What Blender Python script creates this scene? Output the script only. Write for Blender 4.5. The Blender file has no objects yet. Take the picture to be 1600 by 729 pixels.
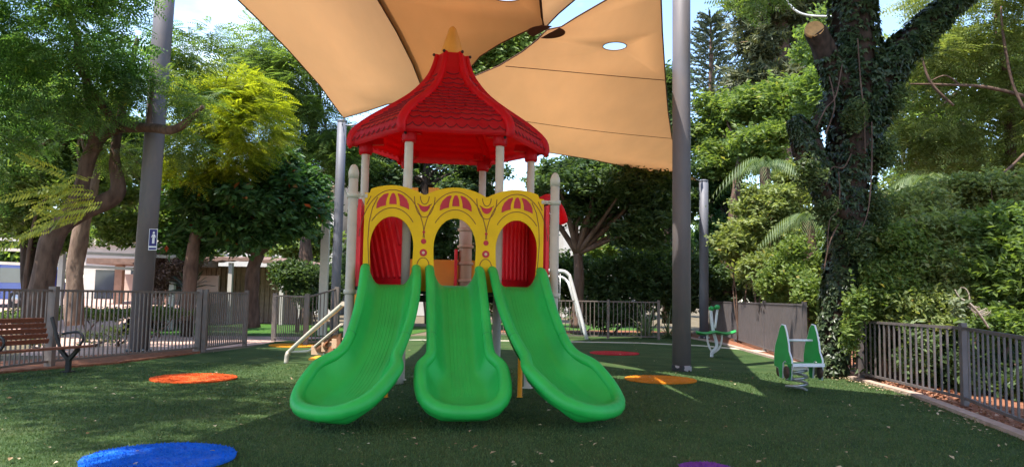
import bpy, bmesh, math, random
import numpy as np
from mathutils import Vector, Matrix, noise

random.seed(7)
RNG = np.random.default_rng(11)
R = math.radians
sc = bpy.context.scene
COL = sc.collection

# ------------------------------------------------------------------ camera
F_PX, CX, CY = 1186.0, 800.0, 364.5
CAM_H = 1.5
PITCH, ROLL = 4.7, 1.0
cam_d = bpy.data.cameras.new('camera')
cam = bpy.data.objects.new('camera', cam_d)
COL.objects.link(cam)
CROT = Matrix.Rotation(R(90 + PITCH), 4, 'X') @ Matrix.Rotation(R(ROLL), 4, 'Z')
cam.matrix_world = Matrix.Translation((0, 0, CAM_H)) @ CROT
cam_d.sensor_width = 36.0
cam_d.lens = F_PX / 1600 * 36
cam_d.clip_end = 2000
sc.camera = cam

# ------------------------------------------------------------------ light
SUN_EL, SUN_AZ = 64.0, 227.0        # azimuth the light comes FROM, clockwise from +Y
az = R(SUN_AZ)
sun_dir = Vector((math.sin(az) * math.cos(R(SUN_EL)), math.cos(az) * math.cos(R(SUN_EL)), math.sin(R(SUN_EL))))
sd = bpy.data.lights.new('sun', 'SUN')
sd.energy = 3.6
sd.angle = R(0.5)
sd.color = (1.0, 0.95, 0.86)
sun = bpy.data.objects.new('sun', sd)
sun.rotation_euler = sun_dir.to_track_quat('Z', 'Y').to_euler()
sun.location = (0, 0, 40)
COL.objects.link(sun)

world = bpy.data.worlds.new('World')
sc.world = world
world.use_nodes = True
wn, wl = world.node_tree.nodes, world.node_tree.links
wn.clear()
w_out = wn.new('ShaderNodeOutputWorld')
w_bg = wn.new('ShaderNodeBackground')
w_sky = wn.new('ShaderNodeTexSky')
w_sky.sky_type = 'NISHITA'
w_sky.sun_disc = False
w_sky.sun_elevation = R(SUN_EL)
w_sky.sun_rotation = R(SUN_AZ)
w_sky.air_density = 1.0
w_sky.dust_density = 0.4
w_sky.ozone_density = 2.5
w_tc = wn.new('ShaderNodeTexCoord')
w_map = wn.new('ShaderNodeMapping')
w_map.inputs['Scale'].default_value = (1.0, 1.0, 2.6)
w_map.inputs['Location'].default_value = (0.35, 0.1, 0.0)
w_noise = wn.new('ShaderNodeTexNoise')
w_noise.inputs['Scale'].default_value = 2.3
w_noise.inputs['Detail'].default_value = 7
w_noise.inputs['Roughness'].default_value = 0.55
w_ramp = wn.new('ShaderNodeValToRGB')
w_ramp.color_ramp.elements[0].position = 0.53
w_ramp.color_ramp.elements[1].position = 0.82
w_mix = wn.new('ShaderNodeMixRGB')
w_mix.inputs['Color2'].default_value = (5.2, 5.6, 6.6, 1)
wl.new(w_tc.outputs['Generated'], w_map.inputs['Vector'])
wl.new(w_map.outputs['Vector'], w_noise.inputs['Vector'])
wl.new(w_noise.outputs['Fac'], w_ramp.inputs['Fac'])
wl.new(w_ramp.outputs['Color'], w_mix.inputs['Fac'])
wl.new(w_sky.outputs['Color'], w_mix.inputs['Color1'])
wl.new(w_mix.outputs['Color'], w_bg.inputs['Color'])
w_bg.inputs['Strength'].default_value = 0.15
wl.new(w_bg.outputs['Background'], w_out.inputs['Surface'])

sc.view_settings.view_transform = 'Standard'
sc.view_settings.look = 'None'
sc.view_settings.exposure = 1.7
sc.view_settings.gamma = 1.0
sc.render.engine = 'CYCLES'
sc.cycles.use_denoising = True
sc.cycles.max_bounces = 8
sc.cycles.diffuse_bounces = 4
sc.cycles.transparent_max_bounces = 8
sc.cycles.sample_clamp_indirect = 6.0


# ------------------------------------------------------------------ placing
def ray(px, py):
    return (CROT.to_3x3() @ Vector(((px - CX) / F_PX, (CY - py) / F_PX, -1.0)))


def P(px, py, d):
    """the point seen at a photo pixel at distance d along the ground axis"""
    r = ray(px, py)
    return Vector((0, 0, CAM_H)) + r * (d / r.y)


def G(px, py, z=0.0):
    """the point of height z seen at a photo pixel"""
    r = ray(px, py)
    return Vector((0, 0, CAM_H)) + r * ((z - CAM_H) / r.z)


# ------------------------------------------------------------------ materials
def mat(name, col, rough=0.6, var=0.12, scale=6.0, bump=0.0, bscale=40.0, metal=0.0, spec=0.4, detail=5.0,
        trans=0.0, tcol=None, col2=None, coord='Object', stretch=None, coat=0.0, wear=0.0, wcol=(0.42, 0.38, 0.32), wscale=7.0, wstretch=(1, 1, 1)):
    m = bpy.data.materials.new(name)
    m.use_nodes = True
    n, l = m.node_tree.nodes, m.node_tree.links
    b = n['Principled BSDF']
    out = n['Material Output']
    tc = n.new('ShaderNodeTexCoord')
    vec = tc.outputs[coord]
    if stretch:
        mp = n.new('ShaderNodeMapping')
        mp.inputs['Scale'].default_value = stretch
        l.new(vec, mp.inputs['Vector'])
        vec = mp.outputs['Vector']
    nz = n.new('ShaderNodeTexNoise')
    nz.inputs['Scale'].default_value = scale
    nz.inputs['Detail'].default_value = detail
    l.new(vec, nz.inputs['Vector'])
    rp = n.new('ShaderNodeValToRGB')
    rp.color_ramp.elements[0].position = 0.3
    rp.color_ramp.elements[1].position = 0.7
    if col2 is None:
        a = tuple(c * (1 - var) for c in col) + (1,)
        c2 = tuple(min(1, c * (1 + var)) for c in col) + (1,)
    else:
        a, c2 = tuple(col) + (1,), tuple(col2) + (1,)
    rp.color_ramp.elements[0].color = a
    rp.color_ramp.elements[1].color = c2
    l.new(nz.outputs['Fac'], rp.inputs['Fac'])
    colour = rp.outputs['Color']
    b.inputs['Roughness'].default_value = rough
    if wear:
        wm = n.new('ShaderNodeMapping')
        wm.inputs['Scale'].default_value = wstretch
        l.new(tc.outputs[coord], wm.inputs['Vector'])
        w1 = n.new('ShaderNodeTexNoise')
        w1.inputs['Scale'].default_value = wscale
        w1.inputs['Detail'].default_value = 9
        w1.inputs['Roughness'].default_value = 0.7
        l.new(wm.outputs['Vector'], w1.inputs['Vector'])
        wr = n.new('ShaderNodeMapRange')
        wr.inputs['From Min'].default_value = 0.50
        wr.inputs['From Max'].default_value = 0.78
        wr.inputs['To Max'].default_value = wear
        l.new(w1.outputs['Fac'], wr.inputs['Value'])
        mxw = n.new('ShaderNodeMixRGB')
        mxw.inputs['Color2'].default_value = tuple(wcol) + (1,)
        l.new(wr.outputs['Result'], mxw.inputs['Fac'])
        l.new(colour, mxw.inputs['Color1'])
        colour = mxw.outputs['Color']
        rr_ = n.new('ShaderNodeMapRange')
        rr_.inputs['To Min'].default_value = rough * 0.85
        rr_.inputs['To Max'].default_value = min(1, rough * 1.5)
        l.new(w1.outputs['Fac'], rr_.inputs['Value'])
        l.new(rr_.outputs['Result'], b.inputs['Roughness'])
    l.new(colour, b.inputs['Base Color'])
    b.inputs['Metallic'].default_value = metal
    b.inputs['Specular IOR Level'].default_value = spec
    b.inputs['Coat Weight'].default_value = coat
    if bump:
        n2 = n.new('ShaderNodeTexNoise')
        n2.inputs['Scale'].default_value = bscale
        n2.inputs['Detail'].default_value = 4
        l.new(vec, n2.inputs['Vector'])
        bp = n.new('ShaderNodeBump')
        bp.inputs['Strength'].default_value = bump
        bp.inputs['Distance'].default_value = 0.02
        l.new(n2.outputs['Fac'], bp.inputs['Height'])
        l.new(bp.outputs['Normal'], b.inputs['Normal'])
    if trans:
        t = n.new('ShaderNodeBsdfTranslucent')
        if tcol:
            t.inputs['Color'].default_value = tuple(tcol) + (1,)
        else:
            l.new(rp.outputs['Color'], t.inputs['Color'])
        mx = n.new('ShaderNodeMixShader')
        mx.inputs['Fac'].default_value = trans
        l.new(b.outputs['BSDF'], mx.inputs[1])
        l.new(t.outputs['BSDF'], mx.inputs[2])
        l.new(mx.outputs['Shader'], out.inputs['Surface'])
    return m


def leaf_mat(name, dark, light, extra=None, trans=0.45, boost=2.2, rough=0.5):
    """leaves: every leaf its own tone between dark and light, a few of the extra colour; light shines through them"""
    m = bpy.data.materials.new(name)
    m.use_nodes = True
    n, l = m.node_tree.nodes, m.node_tree.links
    b, out = n['Principled BSDF'], n['Material Output']
    g = n.new('ShaderNodeNewGeometry')
    rp = n.new('ShaderNodeValToRGB')
    e = rp.color_ramp.elements
    e[0].position, e[0].color = 0.0, tuple(dark) + (1,)
    e[1].position, e[1].color = 0.985, tuple(light) + (1,)
    if extra:
        x = e.new(0.997)
        x.color = tuple(extra) + (1,)
    l.new(g.outputs['Random Per Island'], rp.inputs['Fac'])
    l.new(rp.outputs['Color'], b.inputs['Base Color'])
    b.inputs['Roughness'].default_value = rough
    b.inputs['Specular IOR Level'].default_value = 0.35
    t = n.new('ShaderNodeBsdfTranslucent')
    mul = n.new('ShaderNodeMixRGB')
    mul.blend_type = 'MULTIPLY'
    mul.inputs['Fac'].default_value = 1
    mul.inputs['Color2'].default_value = (boost * 1.03, boost, boost * 0.42, 1)
    l.new(rp.outputs['Color'], mul.inputs['Color1'])
    l.new(mul.outputs['Color'], t.inputs['Color'])
    mx = n.new('ShaderNodeMixShader')
    mx.inputs['Fac'].default_value = trans
    l.new(b.outputs['BSDF'], mx.inputs[1])
    l.new(t.outputs['BSDF'], mx.inputs[2])
    l.new(mx.outputs['Shader'], out.inputs['Surface'])
    return m


M = {}
M['green_plastic'] = mat('green_plastic', (0.014, 0.37, 0.055), 0.42, 0.12, 2.2, 0.05, 130, spec=0.4, wear=0.20, wcol=(0.11, 0.42, 0.10), wscale=9, wstretch=(3.5, .6, .6))
M['joint_green'] = mat('joint_green', (0.006, 0.17, 0.035), 0.5)
M['red_plastic'] = mat('red_plastic', (0.46, 0.014, 0.03), 0.38, 0.10, 2.5, 0.04, 90, trans=0.66, tcol=(1.0, 0.04, 0.05), wear=0.30, wcol=(0.60, 0.16, 0.15), wscale=4)
M['red_lip_shade'] = mat('red_lip_shade', (0.24, 0.007, 0.013), 0.6)  # deeper red for the shingle lips: groove shade painted as colour
M['red_inlay'] = mat('red_inlay', (0.42, 0.010, 0.022), 0.55)
M['red_panel'] = mat('red_panel', (0.84, 0.022, 0.036), 0.42, 0.08, 3.0, 0.03, 90, wear=0.12)
M['yellow_panel'] = mat('yellow_panel', (0.70, 0.41, 0.003), 0.55, 0.08, 4.0, 0.03, 120, spec=0.25, wear=0.12, wcol=(0.30, 0.2, 0.06))
M['groove'] = mat('groove', (0.16, 0.045, 0.012), 0.6)
M['orange_plastic'] = mat('orange_plastic', (0.85, 0.33, 0.02), 0.42, 0.08, 3.0, 0.03, 90)
M['cream_post'] = mat('cream_post', (0.48, 0.43, 0.34), 0.45, 0.07, 5.0, 0.04, 70, wear=0.25, wcol=(0.22, 0.19, 0.15))
M['pale_rung'] = mat('pale_rung', (0.55, 0.36, 0.22), 0.5, 0.08, 4.0)
M['finial'] = mat('finial', (0.62, 0.30, 0.06), 0.45, 0.07, 5.0)
M['bolt'] = mat('bolt', (0.03, 0.012, 0.012), 0.5)
M['steel'] = mat('steel', (0.45, 0.45, 0.46), 0.35, 0.08, 9.0, metal=0.8)
M['deck'] = mat('deck', (0.035, 0.03, 0.03), 0.7, 0.2, 8)
M['brown_plastic'] = mat('brown_plastic', (0.17, 0.065, 0.025), 0.5, 0.12, 5)
M['black'] = mat('black', (0.012, 0.012, 0.013), 0.5, 0.2, 8)
M['white_tube'] = mat('white_tube', (0.62, 0.60, 0.58), 0.4, 0.06, 5)
M['pole_grey'] = mat('pole_grey', (0.125, 0.108, 0.108), 0.5, 0.14, 2.2, 0.03, 60, metal=0.1, stretch=(1, 1, 0.25), wear=0.35, wcol=(0.24, 0.17, 0.13), wstretch=(1, 1, .3))
M['pole_blue'] = mat('pole_blue', (0.12, 0.12, 0.14), 0.5, 0.12, 2.2, 0.03, 60, metal=0.1, stretch=(1, 1, 0.25), wear=0.25, wcol=(0.22, 0.18, 0.16))
M['fence'] = mat('fence', (0.155, 0.125, 0.108), 0.5, 0.14, 5.0, metal=0.2, wear=0.4, wcol=(0.24, 0.13, 0.08))
M['fence_dark'] = mat('fence_dark', (0.115, 0.10, 0.10), 0.5, 0.16, 5.0, metal=0.2, wear=0.4, wcol=(0.22, 0.14, 0.10))
M['wood_slat'] = mat('wood_slat', (0.16, 0.058, 0.035), 0.5, 0.25, 3.0, 0.15, 30, stretch=(1, 12, 12))
M['seam'] = mat('seam', (0.10, 0.035, 0.02), 0.8)
M['patch'] = mat('patch', (0.13, 0.035, 0.022), 0.8)
M['bark'] = mat('bark', (0.065, 0.04, 0.03), 0.9, 0, 7, 0.9, 16, col2=(0.16, 0.10, 0.075), stretch=(1, 1, 0.35), spec=0.15)
M['bark_pale'] = mat('bark_pale', (0.10, 0.065, 0.05), 0.9, 0, 7, 0.9, 18, col2=(0.25, 0.17, 0.125), stretch=(1, 1, 0.35), spec=0.15)
M['bark_dark'] = mat('bark_dark', (0.018, 0.013, 0.01), 0.95, 0, 9, 1.0, 14, col2=(0.065, 0.042, 0.032), stretch=(1, 1, 0.4), spec=0.12)
M['bark_bleached'] = mat('bark_bleached', (0.24, 0.18, 0.14), 0.85, 0, 9, 0.5, 30, col2=(0.42, 0.35, 0.28), spec=0.15)
M['cut_wood'] = mat('cut_wood', (0.50, 0.26, 0.10), 0.8, 0.2, 14)
M['soil'] = mat('soil', (0.17, 0.062, 0.033), 0.95, 0, 9.0, 0.9, 50, col2=(0.30, 0.14, 0.085), spec=0.1)
M['paver'] = mat('paver', (0.42, 0.26, 0.21), 0.85, 0, 3.0, 0.3, 40, col2=(0.55, 0.38, 0.32), spec=0.15)
M['kerb'] = mat('kerb', (0.36, 0.27, 0.22), 0.85, 0.2, 6.0, 0.3, 50, spec=0.15)
M['pale_concrete'] = mat('pale_concrete', (0.52, 0.47, 0.37), 0.85, 0.12, 4.0, 0.2, 50, spec=0.15)
M['plaster'] = mat('plaster', (0.50, 0.46, 0.41), 0.85, 0.12, 1.5, 0.1, 30, spec=0.15, wear=.3, wcol=(0.3, 0.25, 0.2))
M['plaster_warm'] = mat('plaster_warm', (0.50, 0.36, 0.29), 0.85, 0.1, 1.5, 0.1, 30, spec=0.15)
M['roof_sheet'] = mat('roof_sheet', (0.20, 0.12, 0.09), 0.7, 0.2, 4.0, 0.2, 30)
M['timber'] = mat('timber', (0.40, 0.25, 0.18), 0.75, 0.2, 5.0, 0.2, 30)
M['window'] = mat('window', (0.03, 0.035, 0.045), 0.15, 0.2, 2.0, spec=0.6)
M['car_blue'] = mat('car_blue', (0.02, 0.05, 0.24), 0.25, 0.08, 2.0, spec=0.6, coat=0.5)
M['glass'] = mat('glass', (0.06, 0.08, 0.10), 0.08, 0.1, 2.0, spec=0.8)
M['tyre_brown'] = mat('tyre_brown', (0.05, 0.03, 0.02), 0.7)
M['tyre'] = mat('tyre', (0.015, 0.015, 0.015), 0.8)
M['sign_blue'] = mat('sign_blue', (0.018, 0.014, 0.16), 0.4)
M['sign_white'] = mat('sign_white', (0.75, 0.74, 0.78), 0.5)
M['lawn'] = mat('lawn', (0.025, 0.075, 0.012), 0.9, 0, 12.0, 0.9, 90, col2=(0.075, 0.16, 0.03), spec=0.1)
M['earth'] = mat('earth', (0.10, 0.075, 0.05), 0.95, 0, 1.5, 0.6, 20, col2=(0.17, 0.14, 0.09), spec=0.1)
M['toy_white'] = mat('toy_white', (0.62, 0.64, 0.66), 0.4, 0.06, 6)
M['toy_green'] = mat('toy_green', (0.022, 0.30, 0.065), 0.4, 0.1, 5)
M['dead_leaf'] = leaf_mat('dead_leaf', (0.22, 0.13, 0.06), (0.50, 0.42, 0.28), trans=0.15, boost=1.0)


def sail_mat(name, col, tcol, t=0.55):
    m = mat(name, col, 0.85, 0.10, 1.1, 0.35, 2.4, spec=0.1, trans=t, tcol=tcol, stretch=(1.6, .35, 1), detail=8)
    return m


M['sail_peach'] = sail_mat('sail_peach', (0.70, 0.53, 0.38), (0.86, 0.64, 0.43), 0.44)
M['sail_orange'] = sail_mat('sail_orange', (0.62, 0.41, 0.24), (0.78, 0.50, 0.28), 0.38)
M['sail_sand'] = sail_mat('sail_sand', (0.70, 0.53, 0.36), (0.86, 0.62, 0.40), 0.43)

# leaves
L = {}
L['poinciana'] = leaf_mat('poinciana', (0.034, 0.078, 0.024), (0.095, 0.175, 0.050), (0.22, 0.24, 0.04), trans=0.5)
L['yellow_green'] = leaf_mat('yellow_green', (0.10, 0.14, 0.012), (0.27, 0.29, 0.022), trans=0.5)
L['golden'] = leaf_mat('golden', (0.13, 0.17, 0.025), (0.42, 0.42, 0.06), trans=0.45, boost=1.8)
L['dark_broad'] = leaf_mat('dark_broad', (0.022, 0.058, 0.02), (0.07, 0.15, 0.045), (0.40, 0.05, 0.02), trans=0.35)
L['mid'] = leaf_mat('mid', (0.05, 0.09, 0.024), (0.145, 0.205, 0.058), trans=0.45)
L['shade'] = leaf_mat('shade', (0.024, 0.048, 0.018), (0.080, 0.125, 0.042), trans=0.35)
L['bright'] = leaf_mat('bright', (0.065, 0.115, 0.026), (0.19, 0.25, 0.07), (0.30, 0.26, 0.08), trans=0.42, boost=1.8)
L['pale'] = leaf_mat('pale', (0.095, 0.135, 0.038), (0.27, 0.31, 0.115), (0.33, 0.24, 0.12), trans=0.40, boost=1.7)
L['needle'] = leaf_mat('needle', (0.05, 0.068, 0.035), (0.16, 0.165, 0.085), (0.26, 0.17, 0.10), trans=0.25, boost=1.5)
L['norfolk'] = leaf_mat('norfolk', (0.045, 0.065, 0.04), (0.10, 0.12, 0.07), trans=0.15, boost=1.3)
L['ivy'] = leaf_mat('ivy', (0.010, 0.022, 0.009), (0.062, 0.088, 0.034), (0.20, 0.24, 0.12), trans=0.2, boost=1.4, rough=0.35)
L['ivy_light'] = leaf_mat('ivy_light', (0.03, 0.06, 0.02), (0.12, 0.16, 0.06), (0.3, 0.3, 0.16), trans=0.3, boost=1.5)
L['palm'] = leaf_mat('palm', (0.045, 0.085, 0.028), (0.15, 0.20, 0.075), trans=0.35, boost=1.7)
L['cycad'] = leaf_mat('cycad', (0.008, 0.022, 0.010), (0.022, 0.045, 0.02), trans=0.15)
L['strap'] = leaf_mat('strap', (0.07, 0.10, 0.05), (0.22, 0.25, 0.15), trans=0.3)
L['dry'] = leaf_mat('dry', (0.10, 0.055, 0.045), (0.26, 0.16, 0.13), trans=0.25, boost=1.0)
L['lawn_leaf'] = leaf_mat('lawn_leaf', (0.03, 0.09, 0.012), (0.08, 0.18, 0.03), trans=0.3)


# ------------------------------------------------------------------ tagging
ROOTM = {}


def tag(o, label, cat, group=None, kind=None):
    o['label'] = label
    o['category'] = cat
    if group:
        o['group'] = group
    if kind:
        o['kind'] = kind
    return o


def thing(name, loc, label, cat, group=None, rz=0.0):
    o = bpy.data.objects.new(name, None)
    o.empty_display_size = 0.3
    COL.objects.link(o)
    m = Matrix.Translation(Vector(loc)) @ Matrix.Rotation(rz, 4, 'Z')
    o.matrix_basis = m
    ROOTM[o.name] = m
    tag(o, label, cat, group)
    return o


def link(name, me, material, parent=None):
    o = bpy.data.objects.new(name, me)
    COL.objects.link(o)
    if material:
        me.materials.append(material)
    if parent:
        o.parent = parent
        ROOTM[o.name] = ROOTM[parent.name]
    return o


def np_mesh(name, verts, faces, smooth=False):
    me = bpy.data.meshes.new(name)
    me.from_pydata(verts, [], faces)
    if smooth:
        me.polygons.foreach_set('use_smooth', np.ones(len(me.polygons), dtype=bool))
    me.update()
    return me


class MB:
    def __init__(self):
        self.v, self.f, self.s = [], [], []

    def add(self, vs, fs, smooth=False):
        k = len(self.v)
        self.v += [Vector(p) for p in vs]
        self.f += [tuple(i + k for i in f) for f in fs]
        self.s += [smooth] * len(fs)
        return self

    def box(self, lo, hi, mtx=None):
        (x0, y0, z0), (x1, y1, z1) = lo, hi
        vs = [Vector(p) for p in ((x0, y0, z0), (x1, y0, z0), (x1, y1, z0), (x0, y1, z0), (x0, y0, z1), (x1, y0, z1), (x1, y1, z1), (x0, y1, z1))]
        if mtx is not None:
            vs = [mtx @ p for p in vs]
        return self.add(vs, [(3, 2, 1, 0), (4, 5, 6, 7), (0, 1, 5, 4), (1, 2, 6, 5), (2, 3, 7, 6), (3, 0, 4, 7)])

    def bar(self, a, b, w, h=None, up=(0, 0, 1)):
        """a rectangular bar from a to b, w wide and h high"""
        a, b = Vector(a), Vector(b)
        h = h or w
        d = (b - a).normalized()
        u = Vector(up)
        if abs(d.dot(u)) > 0.98:
            u = Vector((0, 1, 0))
        s = d.cross(u).normalized()
        u = s.cross(d).normalized()
        vs = []
        for p in (a, b):
            for (i, j) in ((-1, -1), (1, -1), (1, 1), (-1, 1)):
                vs.append(p + s * (w / 2 * i) + u * (h / 2 * j))
        return self.add(vs, [(3, 2, 1, 0), (4, 5, 6, 7), (0, 1, 5, 4), (1, 2, 6, 5), (2, 3, 7, 6), (3, 0, 4, 7)])

    def tube(self, pts, rad, n=10, cap=True, closed=False, wob=0.0, seed=0):
        pts = [Vector(p) for p in pts]
        m = len(pts)
        if not hasattr(rad, '__len__'):
            rad = [rad] * m
        vs, fs = [], []
        prev = None
        for i, p in enumerate(pts):
            if closed:
                d = (pts[(i + 1) % m] - pts[i - 1]).normalized()
            else:
                d = (pts[min(i + 1, m - 1)] - pts[max(i - 1, 0)]).normalized()
            if prev is None:
                a = Vector((0, 0, 1)) if abs(d.z) < 0.9 else Vector((1, 0, 0))
                prev = d.cross(a).normalized()
            prev = (prev - d * prev.dot(d)).normalized()
            q = d.cross(prev)
            for k in range(n):
                t = 2 * math.pi * k / n
                rr = rad[i]
                if wob:
                    rr *= 1 + wob * noise.noise(Vector((p.x * 1.7 + math.cos(t) * 1.3 + seed, p.y * 1.7 + math.sin(t) * 1.3, p.z * 1.2)))
                vs.append(p + prev * (rr * math.cos(t)) + q * (rr * math.sin(t)))
        rng = m if closed else m - 1
        for i in range(rng):
            a, b = i * n, ((i + 1) % m) * n
            for k in range(n):
                fs.append((a + k, a + (k + 1) % n, b + (k + 1) % n, b + k))
        base = len(self.v)
        self.add(vs, fs, True)
        if cap and not closed:
            self.f.append(tuple(base + k for k in range(n))[::-1])
            self.f.append(tuple(base + (m - 1) * n + k for k in range(n)))
            self.s += [False, False]
        return self

    def lathe(self, prof, c=(0, 0, 0), n=20, axis='Z', cap=True):
        c = Vector(c)
        vs, fs = [], []
        for (r, z) in prof:
            for k in range(n):
                t = 2 * math.pi * k / n
                x, y = r * math.cos(t), r * math.sin(t)
                p = Vector((x, y, z)) if axis == 'Z' else (Vector((x, z, y)) if axis == 'Y' else Vector((z, x, y)))
                vs.append(c + p)
        for i in range(len(prof) - 1):
            for k in range(n):
                fs.append((i * n + k, i * n + (k + 1) % n, (i + 1) * n + (k + 1) % n, (i + 1) * n + k))
        base = len(self.v)
        self.add(vs, fs, True)
        if cap:
            self.f.append(tuple(base + k for k in range(n))[::-1])
            self.f.append(tuple(base + (len(prof) - 1) * n + k for k in range(n)))
            self.s += [False, False]
        return self

    def prism(self, poly, thick, mtx):
        """2D polygon (x,y) extruded by thick along local z, then placed with mtx"""
        n = len(poly)
        vs = [mtx @ Vector((x, y, 0)) for x, y in poly] + [mtx @ Vector((x, y, thick)) for x, y in poly]
        fs = [tuple(range(n))[::-1], tuple(range(n, 2 * n))]
        fs += [(i, (i + 1) % n, (i + 1) % n + n, i + n) for i in range(n)]
        return self.add(vs, fs)

    def ball(self, c, r, n=12, m=8, sq=(1, 1, 1)):
        c = Vector(c)
        vs, fs = [], []
        for i in range(m + 1):
            ph = math.pi * i / m
            for k in range(n):
                t = 2 * math.pi * k / n
                vs.append(c + Vector((r * sq[0] * math.sin(ph) * math.cos(t), r * sq[1] * math.sin(ph) * math.sin(t), r * sq[2] * math.cos(ph))))
        for i in range(m):
            for k in range(n):
                fs.append((i * n + k, (i + 1) * n + k, (i + 1) * n + (k + 1) % n, i * n + (k + 1) % n))
        return self.add(vs, fs, True)

    def build(self, name, material, parent=None, local=False, fix=False):
        vs = self.v
        off = None
        if parent is not None:
            if not local:
                inv = ROOTM[parent.name].inverted()
                vs = [inv @ p for p in vs]
        else:
            n = max(1, len(vs))
            off = Vector((sum(p.x for p in vs) / n, sum(p.y for p in vs) / n, min(p.z for p in vs)))
            vs = [p - off for p in vs]
        me = bpy.data.meshes.new(name)
        me.from_pydata([tuple(p) for p in vs], [], self.f)
        me.polygons.foreach_set('use_smooth', np.array(self.s, dtype=bool))
        me.update()
        if fix:
            bm = bmesh.new()
            bm.from_mesh(me)
            bmesh.ops.remove_doubles(bm, verts=bm.verts, dist=1e-4)
            bmesh.ops.recalc_face_normals(bm, faces=bm.faces)
            bm.to_mesh(me)
            bm.free()
        o = link(name, me, material, parent)
        if off is not None:
            o.location = off
        return o


def smooth_path(pts, k=6):
    """Catmull-Rom through the points"""
    pts = [Vector(p) for p in pts]
    out = []
    for i in range(len(pts) - 1):
        p0, p1, p2, p3 = pts[max(i - 1, 0)], pts[i], pts[i + 1], pts[min(i + 2, len(pts) - 1)]
        for j in range(k):
            t = j / k
            out.append(0.5 * ((2 * p1) + (p2 - p0) * t + (2 * p0 - 5 * p1 + 4 * p2 - p3) * t * t + (3 * p1 - p0 - 3 * p2 + p3) * t ** 3))
    out.append(pts[-1])
    return out


def lerp_list(vals, k=6):
    out = []
    for i in range(len(vals) - 1):
        out += [vals[i] + (vals[i + 1] - vals[i]) * j / k for j in range(k)]
    return out + [vals[-1]]


# ------------------------------------------------------------------ foliage
def tpl_pinnate(pairs=7, length=0.5, leaf=0.13, width=0.045, droop=0.25):
    v, f = [], []
    for i in range(pairs):
        t = (i + 0.7) / pairs
        y = t * length
        z = -droop * length * t * t
        sz = leaf * (0.65 + 0.5 * math.sin(math.pi * min(1, t * 0.9 + 0.1)))
        for s in (-1, 1):
            b = Vector((0, y, z))
            tip = b + Vector((s * sz, sz * 0.45, -sz * 0.25))
            mid = (b + tip) / 2
            w = Vector((-s * 0.4, 1, 0)).normalized() * width / 2
            k = len(v)
            v += [b, mid - w, tip, mid + w]
            f.append((k, k + 1, k + 2, k + 3))
    return np.array(v), np.array(f)


def tpl_cluster(n=7, r=0.14, leaf=0.16, width=0.08, seed=1, up=0.5):
    rr = random.Random(seed)
    v, f = [], []
    for i in range(n):
        d = Vector((rr.gauss(0, 1), rr.gauss(0, 1), rr.gauss(0.2, 0.6))).normalized()
        b = Vector((rr.uniform(-r, r), rr.uniform(-r, r), rr.uniform(-r, r) * 0.7))
        nrm = Vector((rr.gauss(0, 0.6), rr.gauss(0, 0.6), up + rr.random()))
        s = d.cross(nrm).normalized()
        ll = leaf * rr.uniform(0.7, 1.25)
        k = len(v)
        up_v = s.cross(d).normalized()
        v += [b, b + d * ll * 0.5 + s * width / 2 + up_v * 0.01, b + d * ll - up_v * 0.03, b + d * ll * 0.5 - s * width / 2 + up_v * 0.01]
        f.append((k, k + 1, k + 2, k + 3))
    return np.array(v), np.array(f)


def tpl_needles(n=22, length=0.45, w=0.02, seed=2, tilt=0.5):
    rr = random.Random(seed)
    v, f = [], []
    for i in range(n):
        t = rr.random()
        b = Vector((0, t * length, 0.05 * math.sin(t * 3)))
        a = rr.uniform(0, 6.28)
        d = Vector((math.cos(a), tilt, math.sin(a))).normalized()
        s = d.cross(Vector((rr.gauss(0, 1), rr.gauss(0, 1), rr.gauss(0, 1)))).normalized() * w / 2
        ll = rr.uniform(0.12, 0.2)
        k = len(v)
        v += [b - s, b + s, b + d * ll + s * 0.3, b + d * ll - s * 0.3]
        f.append((k, k + 1, k + 2, k + 3))
    return np.array(v), np.array(f)


TPL = {
    'pinnate': tpl_pinnate(),
    'pinnate_fine': tpl_pinnate(9, 0.55, 0.10, 0.035, 0.3),
    'cluster': tpl_cluster(8, 0.16, 0.17, 0.085, 1),
    'cluster_big': tpl_cluster(6, 0.18, 0.26, 0.13, 3),
    'cluster_small': tpl_cluster(10, 0.15, 0.10, 0.055, 4),
    'needles': tpl_needles(),
}


def scatter(tpl, pts, dirs, scale, ups=None):
    """copies of a leaf template at pts, their local y along dirs -> vertex and face arrays"""
    tv, tf = tpl
    n = len(pts)
    d = dirs / (np.linalg.norm(dirs, axis=1, keepdims=True) + 1e-9)
    if ups is None:
        ups = np.tile(np.array([[0, 0, 1.0]]), (n, 1)) + RNG.normal(0, 0.45, (n, 3))
    x = np.cross(d, ups)
    x /= (np.linalg.norm(x, axis=1, keepdims=True) + 1e-9)
    z = np.cross(x, d)
    rot = np.stack([x, d, z], axis=1)                      # rows: local axes
    v = np.einsum('vk,nkj->nvj', tv, rot) * scale[:, None, None] + pts[:, None, :]
    f = tf[None] + (np.arange(n) * len(tv))[:, None, None]
    return v.reshape(-1, 3), f.reshape(-1, tf.shape[1])


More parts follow.
